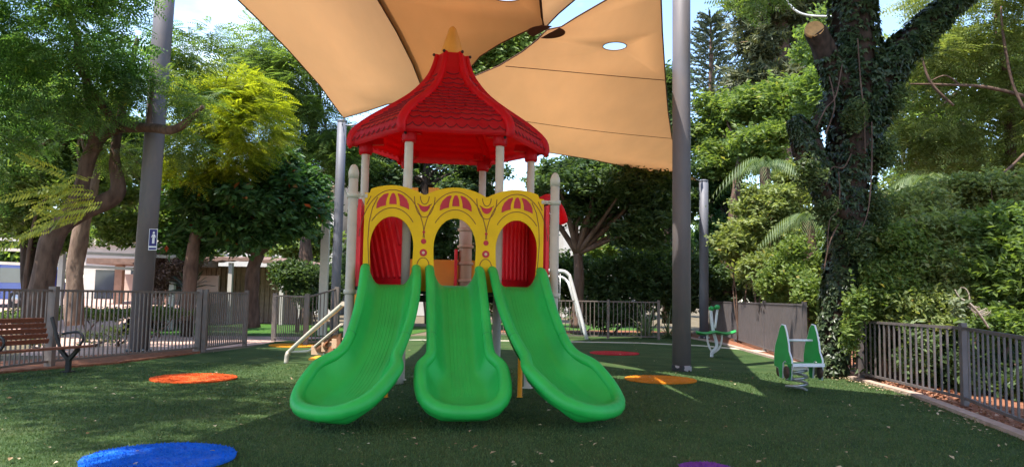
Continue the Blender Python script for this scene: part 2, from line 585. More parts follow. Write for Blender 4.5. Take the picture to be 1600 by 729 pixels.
def clump_points(blobs, n, sub=26, spread=0.20, flat=0.62, hollow=0.35):
    """uneven leaf positions: each ellipsoid is broken into sub-clumps with gaps between"""
    vol = np.array([b[1][0] * b[1][1] * b[1][2] for b in blobs]) ** 0.75
    vol /= vol.sum()
    P_, D_ = [], []
    for (c, r), w in zip(blobs, vol):
        m = max(8, int(n * w))
        ns = max(5, int(sub))
        sd_ = RNG.normal(0, 1, (ns, 3))
        sd_ /= np.linalg.norm(sd_, axis=1, keepdims=True)
        rad = (hollow + (1 - hollow) * RNG.random((ns, 1))) ** 0.6
        cen = sd_ * rad * 0.86
        size = spread * RNG.uniform(0.6, 1.35, (ns, 1))
        idx = RNG.integers(0, ns, m)
        off = RNG.normal(0, 1, (m, 3)) * size[idx]
        off[:, 2] *= flat
        q = cen[idx] + off
        d = off / (size[idx] + 1e-6) * 0.6 + q * 0.8 + RNG.normal(0, 0.5, (m, 3))
        d[:, 2] = d[:, 2] * 0.4 - 0.1
        P_.append(np.array(c)[None] + q * np.array(r)[None])
        D_.append(d)
    return np.concatenate(P_), np.concatenate(D_)


def foliage(name, blobs, n, tpl, material, parent=None, size=1.0, jitter=0.35, sub=26, spread=0.20, flat=0.62, hollow=0.35, zmin=0.05):
    pts, dirs = clump_points(blobs, n, sub, spread, flat, hollow)
    keep = pts[:, 2] > zmin
    pts, dirs = pts[keep], dirs[keep]
    s = size * RNG.uniform(1 - jitter, 1 + jitter, len(pts))
    v, f = scatter(TPL[tpl] if isinstance(tpl, str) else tpl, pts, dirs, s)
    return leaf_obj(name, v, f, material, parent)


def leaf_obj(name, v, f, material, parent=None):
    off = np.zeros(3)
    if parent is not None:
        inv = np.array(ROOTM[parent.name].inverted())
        v = v @ inv[:3, :3].T + inv[:3, 3]
    else:
        off = np.array([v[:, 0].mean(), v[:, 1].mean(), v[:, 2].min()])
        v = v - off
    me = np_mesh(name, v, f)
    o = link(name, me, material, parent)
    if parent is None:
        o.location = off
    return o


def blob(px, py, d, rx, ry, rd=None):
    """an ellipsoid seen at px,py with pixel half-sizes rx,ry at distance d"""
    c = P(px, py, d)
    k = d / F_PX
    return (tuple(c), (rx * k, rd if rd else (rx + ry) * 0.5 * k, ry * k))


def px_path(pts, d):
    """pixel path at distance d (a number or a list) -> points"""
    if not hasattr(d, '__len__'):
        d = [d] * len(pts)
    return [P(x, y, dd) for (x, y), dd in zip(pts, d)]


def limb(mb, pts, w, n=9, wob=0.35, k=5, seed=0):
    pts = smooth_path(pts, k)
    mb.tube(pts, lerp_list(w, k), n, True, wob=wob, seed=seed)


def branches_to(mb, start, blobs, r0, seed=0, per=2):
    """limbs from a fork point out to the clumps of a crown"""
    rr = random.Random(seed)
    for c, r in blobs:
        c = Vector(c)
        for k in range(per):
            e = c + Vector((rr.uniform(-.6, .6) * r[0], rr.uniform(-.6, .6) * r[1], rr.uniform(-.3, .6) * r[2]))
            mid = start.lerp(e, 0.5) + Vector((rr.gauss(0, .2), rr.gauss(0, .2), rr.uniform(0.0, .4)))
            limb(mb, [start, mid, e], [r0, r0 * .55, r0 * .15], 6, 0.2, 4, seed + k)


def tree(name, label, base, trunk_pts, trunk_w, blobs, n, tpl, leafm, barkm='bark', group=None, size=1.0, cat='tree', per=2, r0=None, fork=None, **kw):
    t = thing(name, base, label, cat, group)
    mb = MB()
    if trunk_pts:
        limb(mb, trunk_pts, trunk_w, 12)
        branches_to(mb, Vector(fork if fork else trunk_pts[-1]), blobs, r0 or trunk_w[-1] * 0.7, seed=len(name) + int(abs(base[0]) * 7), per=per)
        mb.build('trunk', M[barkm], t)
    foliage('crown', blobs, n, tpl, L[leafm], t, size, **kw)
    return t


# =================================================================== SETTING
def sheet(name, poly, z, material, kind='structure'):
    mb = MB()
    mb.add([(x, y, z) for x, y in poly], [tuple(range(len(poly)))])
    o = mb.build(name, material, fix=True)
    o['kind'] = kind
    return o


sheet('ground', [(-300, -60), (300, -60), (300, 600), (-300, 600)], -0.03, M['earth'])

# artificial turf with slight mottling and fibre bump
mt = mat('turf', (0.028, 0.062, 0.017), 0.85, 0, 1.3, 0, col2=(0.066, 0.105, 0.034), spec=0.12, detail=11, wear=0.35, wcol=(0.13, 0.11, 0.06), wscale=0.9)
_n, _l = mt.node_tree.nodes, mt.node_tree.links
_b = _n['Principled BSDF']
_tc = _n.new('ShaderNodeTexCoord')
_f = _n.new('ShaderNodeTexNoise')
_f.inputs['Scale'].default_value = 70
_f.inputs['Detail'].default_value = 3
_l.new(_tc.outputs['Object'], _f.inputs['Vector'])
_bp = _n.new('ShaderNodeBump')
_bp.inputs['Strength'].default_value = 1.0
_bp.inputs['Distance'].default_value = 0.03
_l.new(_f.outputs['Fac'], _bp.inputs['Height'])
_l.new(_bp.outputs['Normal'], _b.inputs['Normal'])

def gxy(px, py):
    p = G(px, py)
    return (p.x, p.y)


turf_poly = [gxy(-400, 660), gxy(0, 583), gxy(180, 568), gxy(385, 543), gxy(430, 533), gxy(530, 526), gxy(870, 521), gxy(1035, 521),
             gxy(1120, 535), gxy(1200, 557), gxy(1330, 590), gxy(1430, 617), gxy(1600, 682), gxy(1900, 810), (6, -6), (-9, -6)]
turf_obj = sheet('turf', turf_poly, 0.0, mt)
sheet('soil_bed', [gxy(1035, 519), gxy(1120, 534), gxy(1200, 556), gxy(1330, 589), gxy(1430, 616), gxy(1600, 680), gxy(1900, 806), (12, 6), (16, 30), (6, 36), (-4, 33), gxy(850, 520)], -0.012, M['soil'])
sheet('soil_strip', [gxy(-400, 660), gxy(0, 583), gxy(180, 568), gxy(300, 553), gxy(300, 543), gxy(180, 552), gxy(0, 564), gxy(-400, 640)], 0.006, M['soil'])
sheet('path', [gxy(215, 556), gxy(430, 534), gxy(545, 527), gxy(545, 519), gxy(400, 514), gxy(220, 512), (-14.5, 24), (-11, 17.2)], -0.018, M['paver'])
sheet('lawn', [(-16, 25.5), (-4, 26.5), (-3, 36), (-18, 36)], -0.014, M['lawn'])
sheet('back_lawn', [(-3, 32.5), (7, 35), (8, 44), (-3, 42)], -0.014, M['lawn'])
mb = MB()
mb.add([(-36, 24.6, -.02), (-13.0, 25.2, -.02), (-13.2, 26.4, .5), (-36, 26.4, .5), (-13.4, 36, 1.02), (-40, 36, 1.02)], [(0, 1, 2, 3), (3, 2, 4, 5)])
mb.build('road', M['paver'])['kind'] = 'structure'

# concrete edging
def strip(name, pix, w, h, material, z0=0.0):
    pts = [G(*p) for p in pix]
    mb = MB()
    for a, b in zip(pts[:-1], pts[1:]):
        d = (b - a).normalized() * 0.004
        mb.bar(Vector((a.x, a.y, z0 + h / 2)) + d, Vector((b.x, b.y, z0 + h / 2)) - d, w, h)
    o = mb.build(name, material)
    o['kind'] = 'structure'
    return o


strip('kerb', [(1035, 521), (1120, 535), (1200, 557), (1330, 591), (1430, 618), (1600, 683), (1900, 812)], 0.16, 0.05, M['kerb'])
strip('kerb', [(-400, 660), (0, 583), (180, 568), (310, 551)], 0.10, 0.04, M['soil'])
strip('edging', [(862, 533), (1000, 535.5), (1100, 540), (1196, 549)], 0.30, 0.012, M['pale_concrete'])
strip('edging', [(545, 530), (700, 531), (862, 533)], 0.30, 0.012, M['pale_concrete'])

# coloured discs let into the turf
CIRC = []


def disc(px, py, rxpx, colour, label, lighter=None):
    c = G(px, py)
    r = rxpx * c.y / F_PX
    CIRC.append((c.x, c.y, r))
    mm = mat('disc_' + colour[0], colour[1], 0.8, 0.18, 3.0, 0.7, 110, spec=0.15, wear=0.38, wcol=(0.22, 0.19, 0.15), wscale=3.5)
    n = 56
    mb = MB()
    ring = []
    for k in range(n):
        a = 2 * math.pi * k / n
        rr = r * (1 + 0.018 * noise.noise(Vector((math.cos(a) * 3, math.sin(a) * 3, px))))
        ring.append((c.x + rr * math.cos(a), c.y + rr * math.sin(a)))
    mb.prism(ring, 0.022, Matrix.Translation((0, 0, 0.004)))
    # short fibres standing on the disc
    m = int(min(9000, 5200 * r * r * (9.0 / c.y) ** 1.5))
    a, q = RNG.random(m) * 6.283, np.sqrt(RNG.random(m)) * r
    x, y = c.x + q * np.cos(a), c.y + q * np.sin(a)
    ax = RNG.random(m) * 6.283
    dx, dy = np.cos(ax) * 0.007, np.sin(ax) * 0.007
    lx, ly = RNG.normal(0, 0.012, m), RNG.normal(0, 0.012, m)
    base = len(mb.v)
    for i in range(m):
        mb.v += [Vector((x[i] - dx[i], y[i] - dy[i], 0.02)), Vector((x[i] + dx[i], y[i] + dy[i], 0.02)), Vector((x[i] + lx[i], y[i] + ly[i], 0.042))]
    mb.f += [(base + 3 * i, base + 3 * i + 1, base + 3 * i + 2) for i in range(m)]
    mb.s += [False] * m
    tag(mb.build('turf_disc', mm), label, 'turf disc', 'coloured round discs set in the artificial turf')


disc(250, 717, 110, ('blue', (0.008, 0.13, 0.62)), 'bright blue round disc in the turf, the biggest and closest one')
disc(303, 591.5, 63, ('vermilion', (0.64, 0.095, 0.018)), 'orange-red round disc in the turf near the slatted bench')
disc(960, 552, 38, ('crimson', (0.42, 0.025, 0.03)), 'dark red round disc in the turf just left of the grey shade pole')
disc(1032, 593.5, 55, ('orange', (0.60, 0.20, 0.012)), 'yellow-orange round disc in the turf below the foot of the grey shade pole')
disc(1103, 734, 40, ('purple', (0.20, 0.045, 0.28)), 'purple round disc cut off by the bottom edge of the photo')
disc(462, 540, 40, ('amber', (0.62, 0.25, 0.015)), 'amber round disc by the foot of the play tower stairs')


# turf fibres
def blades():
    n = 190000
    d = 5.6 * (16.0 / 5.6) ** RNG.random(n)
    x = (RNG.random(n) * 2 - 1) * d * 0.74
    keep = np.ones(n, bool)
    for cx, cy, r in CIRC:
        keep &= (x - cx) ** 2 + (d - cy) ** 2 > (r + 0.01) ** 2
    # only on the turf
    poly = np.array(turf_poly)
    inside = np.zeros(n, bool)
    j = len(poly) - 1
    for i in range(len(poly)):
        xi, yi, xj, yj = poly[i][0], poly[i][1], poly[j][0], poly[j][1]
        cond = ((yi > d) != (yj > d)) & (x < (xj - xi) * (d - yi) / (yj - yi + 1e-12) + xi)
        inside ^= cond
        j = i
    keep &= inside
    x, d = x[keep], d[keep]
    n = len(x)
    a = RNG.random(n) * 6.283
    w = 0.0035 * (d / 6) ** 0.8
    h = RNG.uniform(0.012, 0.030, n)
    lean = RNG.normal(0, 0.012, (n, 2))
    v = np.zeros((n, 3, 3))
    v[:, 0] = np.stack([x - np.cos(a) * w, d - np.sin(a) * w, np.full(n, 0.0)], 1)
    v[:, 1] = np.stack([x + np.cos(a) * w, d + np.sin(a) * w, np.full(n, 0.0)], 1)
    v[:, 2] = np.stack([x + lean[:, 0], d + lean[:, 1], h], 1)
    f = np.arange(n * 3).reshape(-1, 3)
    m = leaf_mat('turf_fibre', (0.030, 0.067, 0.018), (0.095, 0.150, 0.048), (0.22, 0.20, 0.09), trans=0.25, boost=1.4, rough=0.6)
    o = leaf_obj('grass', v.reshape(-1, 3), f, m)
    tag(o, 'short green fibres of the artificial turf', 'grass', kind='stuff')


blades()


# fallen leaves
def litter():
    n = 520
    d = 5.8 * (24.0 / 5.8) ** RNG.random(n)
    x = (RNG.random(n) * 2 - 1) * d * 0.66
    keep = (x > -0.62 * d + 1.0) | (d < 13)
    x, d = x[keep], d[keep]
    t_ = RNG.random(260) * 2
    xk = np.interp(t_, range(3), [gxy(1330, 591)[0], gxy(1430, 618)[0], gxy(1600, 683)[0]]) - np.abs(RNG.normal(0, .22, 260)) - .1
    dk = np.interp(t_, range(3), [gxy(1330, 591)[1], gxy(1430, 618)[1], gxy(1600, 683)[1]])
    x, d = np.concatenate([x, xk]), np.concatenate([d, dk])
    n = len(x)
    pts = np.stack([x, d, np.full(n, 0.032)], 1)
    dirs = np.stack([RNG.normal(0, 1, n), RNG.normal(0, 1, n), RNG.normal(0.1, 0.15, n)], 1)
    tv = np.array([(0, 0, 0), (0.022, 0.035, 0.012), (0, 0.075, 0.004), (-0.022, 0.035, 0.012)])
    v, f = scatter((tv, np.array([(0, 1, 2, 3)])), pts, dirs, RNG.uniform(0.35, 1.0, n) ** 1.5, np.tile(np.array([[0, 0, 1.0]]), (n, 1)) + RNG.normal(0, 0.2, (n, 3)))
    tag(leaf_obj('fallen_leaves', v, f, M['dead_leaf']), 'small dry fallen leaves lying over the turf', 'leaf litter', kind='stuff')
    # needles and chips on the soil bed on the right
    n = 1500
    t = RNG.random(n)
    e = [Vector((*gxy(1330, 589), 0)), Vector((*gxy(1430, 616), 0)), Vector((*gxy(1600, 680), 0)), Vector((*gxy(1900, 806), 0))]
    ax = np.interp(t * 3, range(4), [p.x for p in e]) + RNG.random(n) ** 1.3 * 0.75 + 0.1
    ay = np.interp(t * 3, range(4), [p.y for p in e]) + RNG.random(n) * 0.1
    pts = np.stack([ax, ay, np.full(n, 0.004)], 1)
    dirs = np.stack([RNG.normal(0, 1, n), RNG.normal(0, 1, n), RNG.normal(0.15, 0.15, n)], 1)
    v, f = scatter((tv, np.array([(0, 1, 2, 3)])), pts, dirs, RNG.uniform(0.5, 1.3, n))
    m = leaf_mat('bed_litter', (0.16, 0.055, 0.03), (0.34, 0.17, 0.10), trans=0.1, boost=1.0)
    tag(leaf_obj('dry_leaves', v, f, m), 'reddish dry leaves lying on the soil bed along the dark fence', 'leaf litter', kind='stuff')


litter()

# =================================================================== SHADE SAILS AND POLES
ZS = 6.5


def shade_pole(label, foot, top, r, material, flange=True, cap=True):
    t = thing('shade_pole', foot, label, 'pole', 'steel poles carrying the shade sails')
    foot, top = Vector(foot), Vector(top)
    mb = MB()
    mb.tube([foot + Vector((0, 0, 0.01)), foot.lerp(top, .33), foot.lerp(top, .66), top], r, 24)
    mb.build('shaft', material, t)
    if flange:
        f = MB()
        f.lathe([(r * 1.25, 0.0), (r * 1.25, 0.02), (r * 1.08, 0.02), (r * 1.08, 0.025)], foot, 24)
        f.build('base_plate', M['black'], t)
        for q in range(6):
            b_ = MB()
            a_ = 1.047 * q + .3
            b_.lathe([(.03, .02), (.03, .055), (.012, .06)], foot + Vector((r * 1.16 * math.cos(a_), r * 1.16 * math.sin(a_), 0)), 6)
            b_.build('anchor_bolt', M['steel'], t)
    if cap:
        c = MB()
        c.lathe([(r * 1.04, -0.03), (r * 1.04, 0.03), (r * 0.5, 0.06), (0.01, 0.065)], top, 20)
        c.build('cap', material, t)
    return t, mb


d1 = G(1065, 579).y
f1 = G(1065, 579)
right_pole, _ = shade_pole('thick dark grey shade pole with a chipped black foot, right of the slides', f1, P(1064.5, -140, f1.y), 14.2 * f1.y / F_PX, M['pole_grey'], flange=False)
mb = MB()
_r = 14.2 * f1.y / F_PX
mb.lathe([(_r + 0.012, 0.0), (_r + 0.012, 0.12), (_r + 0.004, 0.125)], f1, 24, cap=False)
chip = mat('chipped_foot', (0.008, 0.008, 0.008), 0.6, 0, 7.0, col2=(0.30, 0.26, 0.25), detail=2)
for _nd in chip.node_tree.nodes:
    if _nd.type == 'VALTORGB':
        _nd.color_ramp.elements[0].position, _nd.color_ramp.elements[1].position = .53, .56
mb.build('foot_sleeve', chip, right_pole)

f2 = G(216, 548)
left_pole, _ = shade_pole('thick grey-brown shade pole with a small blue sign, behind the left railing', f2, P(268, -140, f2.y), 15 * f2.y / F_PX, M['pole_grey'])
f3 = P(522, 527, 23.4)
f3.z = 0
pole3, _ = shade_pole('slim blue-grey shade pole just left of the play tower', f3, P(534.5, 190, f3.y), 7.2 * f3.y / F_PX, M['pole_blue'])
f4 = P(1100, 519, 29.5)
f4.z = 0
pole4, _ = shade_pole('slim blue-grey shade pole beside the grey close-barred fence', f4, P(1099.5, 283, f4.y), 7.0 * f4.y / F_PX, M['pole_blue'])


def on_sail(px, py, z):
    return G(px, py, z)


def sail_height(x, y, ph):
    return 0.06 * math.sin(x * 0.55 + ph) * math.cos(y * 0.31 + ph * 2)


def sail(name_label, pix, extra_world, z, material, ph, seams=(), holes=(), order=None, patches=(), edge=True, cut=None):
    """a sail from its outline: pixels on the plane of height z, then world points out of frame, stretched overhead for their shade; holes as (px,py,r)"""
    pts = [on_sail(px, py, z) for px, py in pix]
    poly = [(p.x, p.y) for p in pts] + list(extra_world)
    cu = bpy.data.curves.new('sail_outline', 'CURVE')
    cu.dimensions = '2D'
    cu.fill_mode = 'BOTH'

    def add(pl):
        s = cu.splines.new('POLY')
        s.points.add(len(pl) - 1)
        for q, (x, y) in zip(s.points, pl):
            q.co = (x, y, 0, 1)
        s.use_cyclic_u = True
    add(poly)
    hl = []
    for (hx, hy, hr) in holes:
        c = on_sail(hx, hy, z)
        ring = [(c.x + hr * math.cos(2 * math.pi * k / 28), c.y + hr * math.sin(2 * math.pi * k / 28)) for k in range(28)]
        hl.append(ring)
        add(ring)
    tmp = bpy.data.objects.new('tmp', cu)
    COL.objects.link(tmp)
    dg = bpy.context.evaluated_depsgraph_get()
    me = bpy.data.meshes.new_from_object(tmp.evaluated_get(dg))
    bpy.data.objects.remove(tmp)
    bm = bmesh.new()
    bm.from_mesh(me)
    bmesh.ops.remove_doubles(bm, verts=bm.verts, dist=1e-4)
    bmesh.ops.triangulate(bm, faces=bm.faces)
    for v in bm.verts:
        v.co.z = z + sail_height(v.co.x, v.co.y, ph)
    for f in bm.faces:
        f.smooth = True
    cx = sum(v.co.x for v in bm.verts) / len(bm.verts)
    cy = sum(v.co.y for v in bm.verts) / len(bm.verts)
    t = thing('shade_sail', (cx, cy, z), name_label, 'shade sail', 'fabric shade sails over the playground')
    inv = ROOTM[t.name].inverted()
    r = bmesh.ops.extrude_face_region(bm, geom=bm.faces[:])
    for e in r['geom']:
        if isinstance(e, bmesh.types.BMVert):
            e.co.z -= 0.004
    bmesh.ops.recalc_face_normals(bm, faces=bm.faces)
    bm.transform(inv)
    bm.to_mesh(me)
    bm.free()
    me.materials.clear()
    link('fabric', me, material, t)

    def zz(p):
        return Vector((p[0], p[1], z + sail_height(p[0], p[1], ph) - 0.012))
    hem = MB()
    ed = [zz(p) for p in poly]
    hem.tube(ed, 0.013, 6, closed=True)
    for h in hl:
        hem.tube([zz(p) for p in h], 0.008, 5, closed=True)
    hem.build('hem', M['seam'], t)
    if seams:
        for a, b in seams:
            sm = MB()
            pa, pb = on_sail(*a, z), on_sail(*b, z)
            q = [zz(pa.lerp(pb, k / 12)) for k in range(13)]
            for i in range(12):
                sm.bar(q[i], q[i + 1], 0.028, 0.008)
            sm.build('seam', M['seam'], t)
    for pl in patches:
        pm = MB()
        pm.add([zz(p) - Vector((0, 0, 0.004)) for p in pl] + [zz(p) + Vector((0, 0, 0.004)) for p in pl],
               [tuple(range(len(pl))), tuple(range(len(pl), 2 * len(pl)))[::-1]])
        pm.build('corner_patch', M['patch'], t)
    return t


def arcpts(cpx, z, r, a0, a1, n=18):
    c = on_sail(*cpx, z)
    return [(c.x + r * math.cos(R(a0 + (a1 - a0) * k / n)), c.y + r * math.sin(R(a0 + (a1 - a0) * k / n))) for k in range(n + 1)]


NODE = (853.5, 43)
nd = on_sail(*NODE, ZS)
# left sail
sail_a = sail('peach shade sail on the left, hooked to the slim pole by the tower',
              [(378, 0), (400, 22), (450, 75), (500, 135), (527, 174), (537, 187), (570, 177), (605, 164), (640, 156), (674, 154), (661, 126), (652, 100), (628, 50), (600, 0), (577, -40), (545, -90)],
              [(-1.75, 6.5), (-1.65, 2), (-1.75, -3.5), (-5, -4.5), (-8.2, -3), (-6.6, 2), (-5.6, 5), (-5.0, 8.5)], ZS + 0.04, M['sail_peach'], 1.3)
# middle sail
sail_b = sail('deep orange shade sail in the middle, right above the tower finial',
              [(535, -90), (568, -40), (591, 0), (620, 50), (645, 100), (655, 126), (668, 154), (700, 150), (729, 113), (750, 89), (780, 71), (805, 59), (828, 49), (850, 42), (846, 30), (843, 0), (841, -60)],
              [(0.65, 6.5), (0.5, 2), (0.4, -3.5), (-1.9, -3.5), (-1.8, 2), (-1.9, 6.5)], ZS, M['sail_orange'], 1.3, holes=[(793, -4.5, 0.30)])
# small piece past the seam
sail_c = sail('small pale shade sail wedge at the top edge, beside the deep orange sail',
              [(849, 41), (853, 40), (862, 30), (873, 19), (896, 0), (935, -34)],
              [(1.75, 9.4), (1.5, 3), (1.5, -3.5), (0.2, -3.5), (0.3, 3), (0.5, 8), on_sail(845, 0, ZS)[:2]], ZS + 0.06, M['sail_peach'], 2.2)
# right sail
rp = on_sail(*NODE, ZS)
sail_d = sail('sand coloured shade sail on the right with a round hole and two cross seams',
              [(737, 121), (780, 102), (816, 80), (839, 62), (855, 46), (877, 42), (900, 28), (951, 0), (1005, -34)],
              [(1.60, 9.3), (1.3, 3), (1.3, -3.5), (6.4, -3.5), (6.2, 4), (6.0, 7.8), (4.8, 9.8), (3.5, 10.8), (2.75, 11.6)] +  # unseen right part, widened to shade the turf at lower right
              [on_sail(*p, ZS)[:2] for p in [(1033, 0), (1035, 50), (1040, 123), (1044, 172), (1050, 215), (1064, 250), (1088, 280), (1050, 273), (1000, 265.5), (925, 250), (850, 237), (800, 222), (745, 190)]],
              ZS, M['sail_sand'], 3.1, seams=[((790, 103), (1039, 123)), ((805, 187), (1049, 215))], holes=[(960.5, 72.5, 0.235)])
# reinforcing patches where the two sails are laced together


def half_patch(parent, z, side):
    c = on_sail(*NODE, z)
    e = (on_sail(951, 0, z) - on_sail(760, 104, z))
    a = math.degrees(math.atan2(e.y, e.x))
    off = Vector((-e.y, e.x, 0)).normalized() * (0.03 * side)
    pl = []
    for k in range(25):
        t = R(a + side * (8 + 164 * k / 24))
        pl.append((c.x + off.x + 0.33 * math.cos(t), c.y + off.y + 0.33 * math.sin(t)))
    mb = MB()
    up = [Vector((x, y, z - 0.09)) for x, y in pl]
    lo = [p - Vector((0, 0, 0.006)) for p in up]
    n = len(up)
    mb.add(up + lo, [tuple(range(n)), tuple(range(n, 2 * n))[::-1]] + [(i, (i + 1) % n, (i + 1) % n + n, i + n) for i in range(n)])
    mb.build('corner_patch', M['patch'], parent)


half_patch(sail_b, ZS, 1 if (on_sail(830, 30, ZS) - nd).x * 1 < 0 else -1)
half_patch(sail_d, ZS, -1 if (on_sail(830, 30, ZS) - nd).x * 1 < 0 else 1)
mb = MB()
mb.tube([nd + Vector((-0.06, 0.02, -0.04)), nd + Vector((0.06, -0.02, -0.02))], 0.018, 6)
mb.lathe([(0.035, -0.05), (0.05, -0.03), (0.05, 0.01), (0.035, 0.02)], nd, 10)
mb.build('shackle', M['steel'], sail_d)
# turnbuckle from sail corner to slim pole
for pix, pole_top, par in (((537, 187), P(534.5, 194, f3.y), sail_a), ((1088, 280), P(1099, 285, f4.y), sail_d)):
    mb = MB()
    mb.tube([on_sail(*pix, ZS), pole_top], 0.02, 6)
    mb.build('tension_cable', M['steel'], par)
mb = MB()
mb.tube([P(540, 196, f3.y - .2), P(556, 195, f3.y - .2)], 0.03, 6)
mb.build('bracket', M['steel'], pole3)

# sign on the left pole
sg_c = P(239, 374, f2.y - 15.6 * f2.y / F_PX - 0.05)
k = f2.y / F_PX
sg = thing('sign', sg_c, 'small blue sign with a white standing figure on the left shade pole', 'sign')
mb = MB()
mb.box((-6.5 * k, 0, -16.5 * k), (6.5 * k, 0.012, 16.5 * k), Matrix.Translation(sg_c))
mb.build('plate', M['sign_white'], sg)
mb = MB()
mb.box((-5.6 * k, -0.004, -10.0 * k), (5.6 * k, -0.001, 15.6 * k), Matrix.Translation(sg_c))
mb.box((-5.6 * k, -0.004, -15.5 * k), (5.6 * k, -0.001, -12.4 * k), Matrix.Translation(sg_c))
mb.build('blue_field', M['sign_blue'], sg)
mb = MB()
T_ = Matrix.Translation(sg_c + Vector((1.0 * k, -0.006, 0))) @ Matrix.Rotation(R(90), 4, 'X')
mb.prism([(1.6 * k * math.cos(a * math.pi / 8), 10.6 * k + 1.9 * k * math.sin(a * math.pi / 8)) for a in range(16)], 0.003, T_)
mb.prism([(-1.8 * k, 8.2 * k), (-3.9 * k, 3.4 * k), (-3.3 * k, 2.8 * k), (-1.9 * k, 4.8 * k), (-2.0 * k, -6 * k), (1.7 * k, -6 * k), (1.7 * k, 4.8 * k), (2.9 * k, 2.6 * k), (3.4 * k, 3.4 * k), (1.8 * k, 8.2 * k)], 0.003, T_)
mb.build('pictogram', M['sign_white'], sg)

# =================================================================== PLAY TOWER
D0 = 11.2
t0 = P(702, 600, D0)
YAW = R(8.5)
tower = thing('play_tower', (t0.x, t0.y, 0), 'red roofed play tower with three green slides and a yellow arched front panel', 'playground', rz=YAW)
TM = ROOTM[tower.name]
TI = TM.inverted()
S = 1.36
AP = S * math.sqrt(3) / 2
HEX = [(-S / 2, 0), (S / 2, 0), (S, AP), (S / 2, 2 * AP), (-S / 2, 2 * AP), (-S, AP)]
HC = (0.0, AP)
PY = -0.45                          # plane of the yellow panel
BED = 1.63

for i, (x, y) in enumerate(HEX):
    mb = MB()
    r = 0.064
    mb.lathe([(r + .03, 0.005), (r + .03, 0.02), (r, 0.022), (r, 4.0), (r * .6, 4.03)] if i else [(r, 1.46), (r, 4.0), (r * .6, 4.03)], (x, y, 0), 20)
    mb.build('roof_post', M['cream_post'], tower, local=True)
for s in (-1, 1):
    px = s * 1.44 + 0.0
    mb = MB()
    r = 0.066
    mb.lathe([(r + .03, 0.005), (r + .03, 0.02), (r, 0.022), (r, 3.18)], (px, PY, 0), 20)
    post = mb.build('front_post', M['cream_post'], tower, local=True)
    mb = MB()
    mb.lathe([(r + .006, 3.10), (r + .008, 3.19), (r * .95, 3.23), (r * .72, 3.27), (r * .35, 3.295), (0.004, 3.30)], (px, PY, 0), 20)
    mb.build('cap', M['cream_post'], post, local=True)
    for zc in (2.86, 1.52):
        mb = MB()
        mb.lathe([(r + .004, zc - .035), (r + .02, zc - .03), (r + .02, zc + .03), (r + .004, zc + .035)], (px, PY, 0), 20)
        mb.bar((px, PY - .01, zc), (px - s * 0.20, PY - .01, zc), 0.03, 0.05)
        mb.ball((px - s * 0.13, PY - .045, zc), 0.018)
        mb.build('clamp', M['cream_post'], post, local=True)

mb = MB()
_p = TI @ G(619, 599)
mb.lathe([(.12, .005), (.12, .16), (.07, .18), (.07, 1.49)], (_p.x, _p.y, 0), 16)
mb.build('footing', M['cream_post'], tower, local=True)
# deck
mb = MB()
dk = [(-1.40, PY + 0.02), (1.40, PY + 0.02), (1.40, AP), (S / 2, 2 * AP), (-S / 2, 2 * AP), (-1.40, AP)]
mb.prism(dk, 0.10, Matrix.Translation((0, 0, 1.50)))
mb.build('deck', M['deck'], tower, local=True)
mb = MB()
for y in (0.1, 1.2, 2.2):
    mb.bar((-1.25, y, 1.44), (1.25, y, 1.44), 0.06, 0.10)
mb.build('deck_beam', M['deck'], tower, local=True)

# ---- yellow arched panel as a filled 2D outline with three arch openings
AX = [-0.885, 0.0, 0.885]


def panel_top(x):
    """three humps"""
    z = 2.90
    for a in AX:
        u = abs(x - a)
        if u < 0.43:
            z = max(z, 2.895 + 0.125 * math.cos(u / 0.43 * math.pi / 2) ** 0.8)
    if abs(x) > 1.20:
        z = min(z, 2.90)
    return z


def arch(cx, hw, z0, ztop, zc, n=28, narrow=0.9):
    pts = []
    for k in range(n + 1):
        a = math.pi * (1 - k / n)
        pts.append((cx + hw * math.cos(a), zc + (ztop - zc) * math.sin(a)))
    right = [(cx + hw * (1 - (1 - narrow) * ((zc - z) / (zc - z0)) ** 1.6), z) for z in np.linspace(zc - 0.05, z0, 8)]
    left = [(2 * cx - x, z) for x, z in reversed(right)]
    return left + pts + right


W2 = 1.272
outer = [(-W2, 1.55)] + [(-W2 + 2 * W2 * k / 120, panel_top(-W2 + 2 * W2 * k / 120)) for k in range(121)] + [(W2, 1.55)]


def curve_plate(name, loops, y0, y1, material, parent, local=True):
    cu = bpy.data.curves.new(name, 'CURVE')
    cu.dimensions = '2D'
    cu.fill_mode = 'BOTH'
    cu.extrude = (y1 - y0) / 2
    cu.bevel_depth = 0.004
    cu.bevel_resolution = 1
    for lp in loops:
        s = cu.splines.new('POLY')
        s.points.add(len(lp) - 1)
        for q, (x, z) in zip(s.points, lp):
            q.co = (x, z, 0, 1)
        s.use_cyclic_u = True
    tmp = bpy.data.objects.new('tmp', cu)
    COL.objects.link(tmp)
    me = bpy.data.meshes.new_from_object(tmp.evaluated_get(bpy.context.evaluated_depsgraph_get()))
    bpy.data.objects.remove(tmp)
    me.transform(Matrix.Translation((0, (y0 + y1) / 2, 0)) @ Matrix.Rotation(R(90), 4, 'X'))
    me.materials.clear()
    return link(name, me, material, parent)


holes = [arch(a, 0.305, 1.56, 2.585, 2.16, narrow=0.86) for a in AX]
panel = curve_plate('front_panel', [outer] + holes, PY - 0.012, PY + 0.012, M['yellow_panel'], tower)
FY = PY - 0.018                     # face of the panel


def groove(mb, pts, w=0.010):
    pts = [Vector((x, FY, z)) for x, z in pts]
    for a, b in zip(pts[:-1], pts[1:]):
        if (b - a).length > 1e-5:
            d = (b - a).normalized() * 0.002
            mb.bar(a - d, b + d, w, 0.004, up=(0, 1, 0))


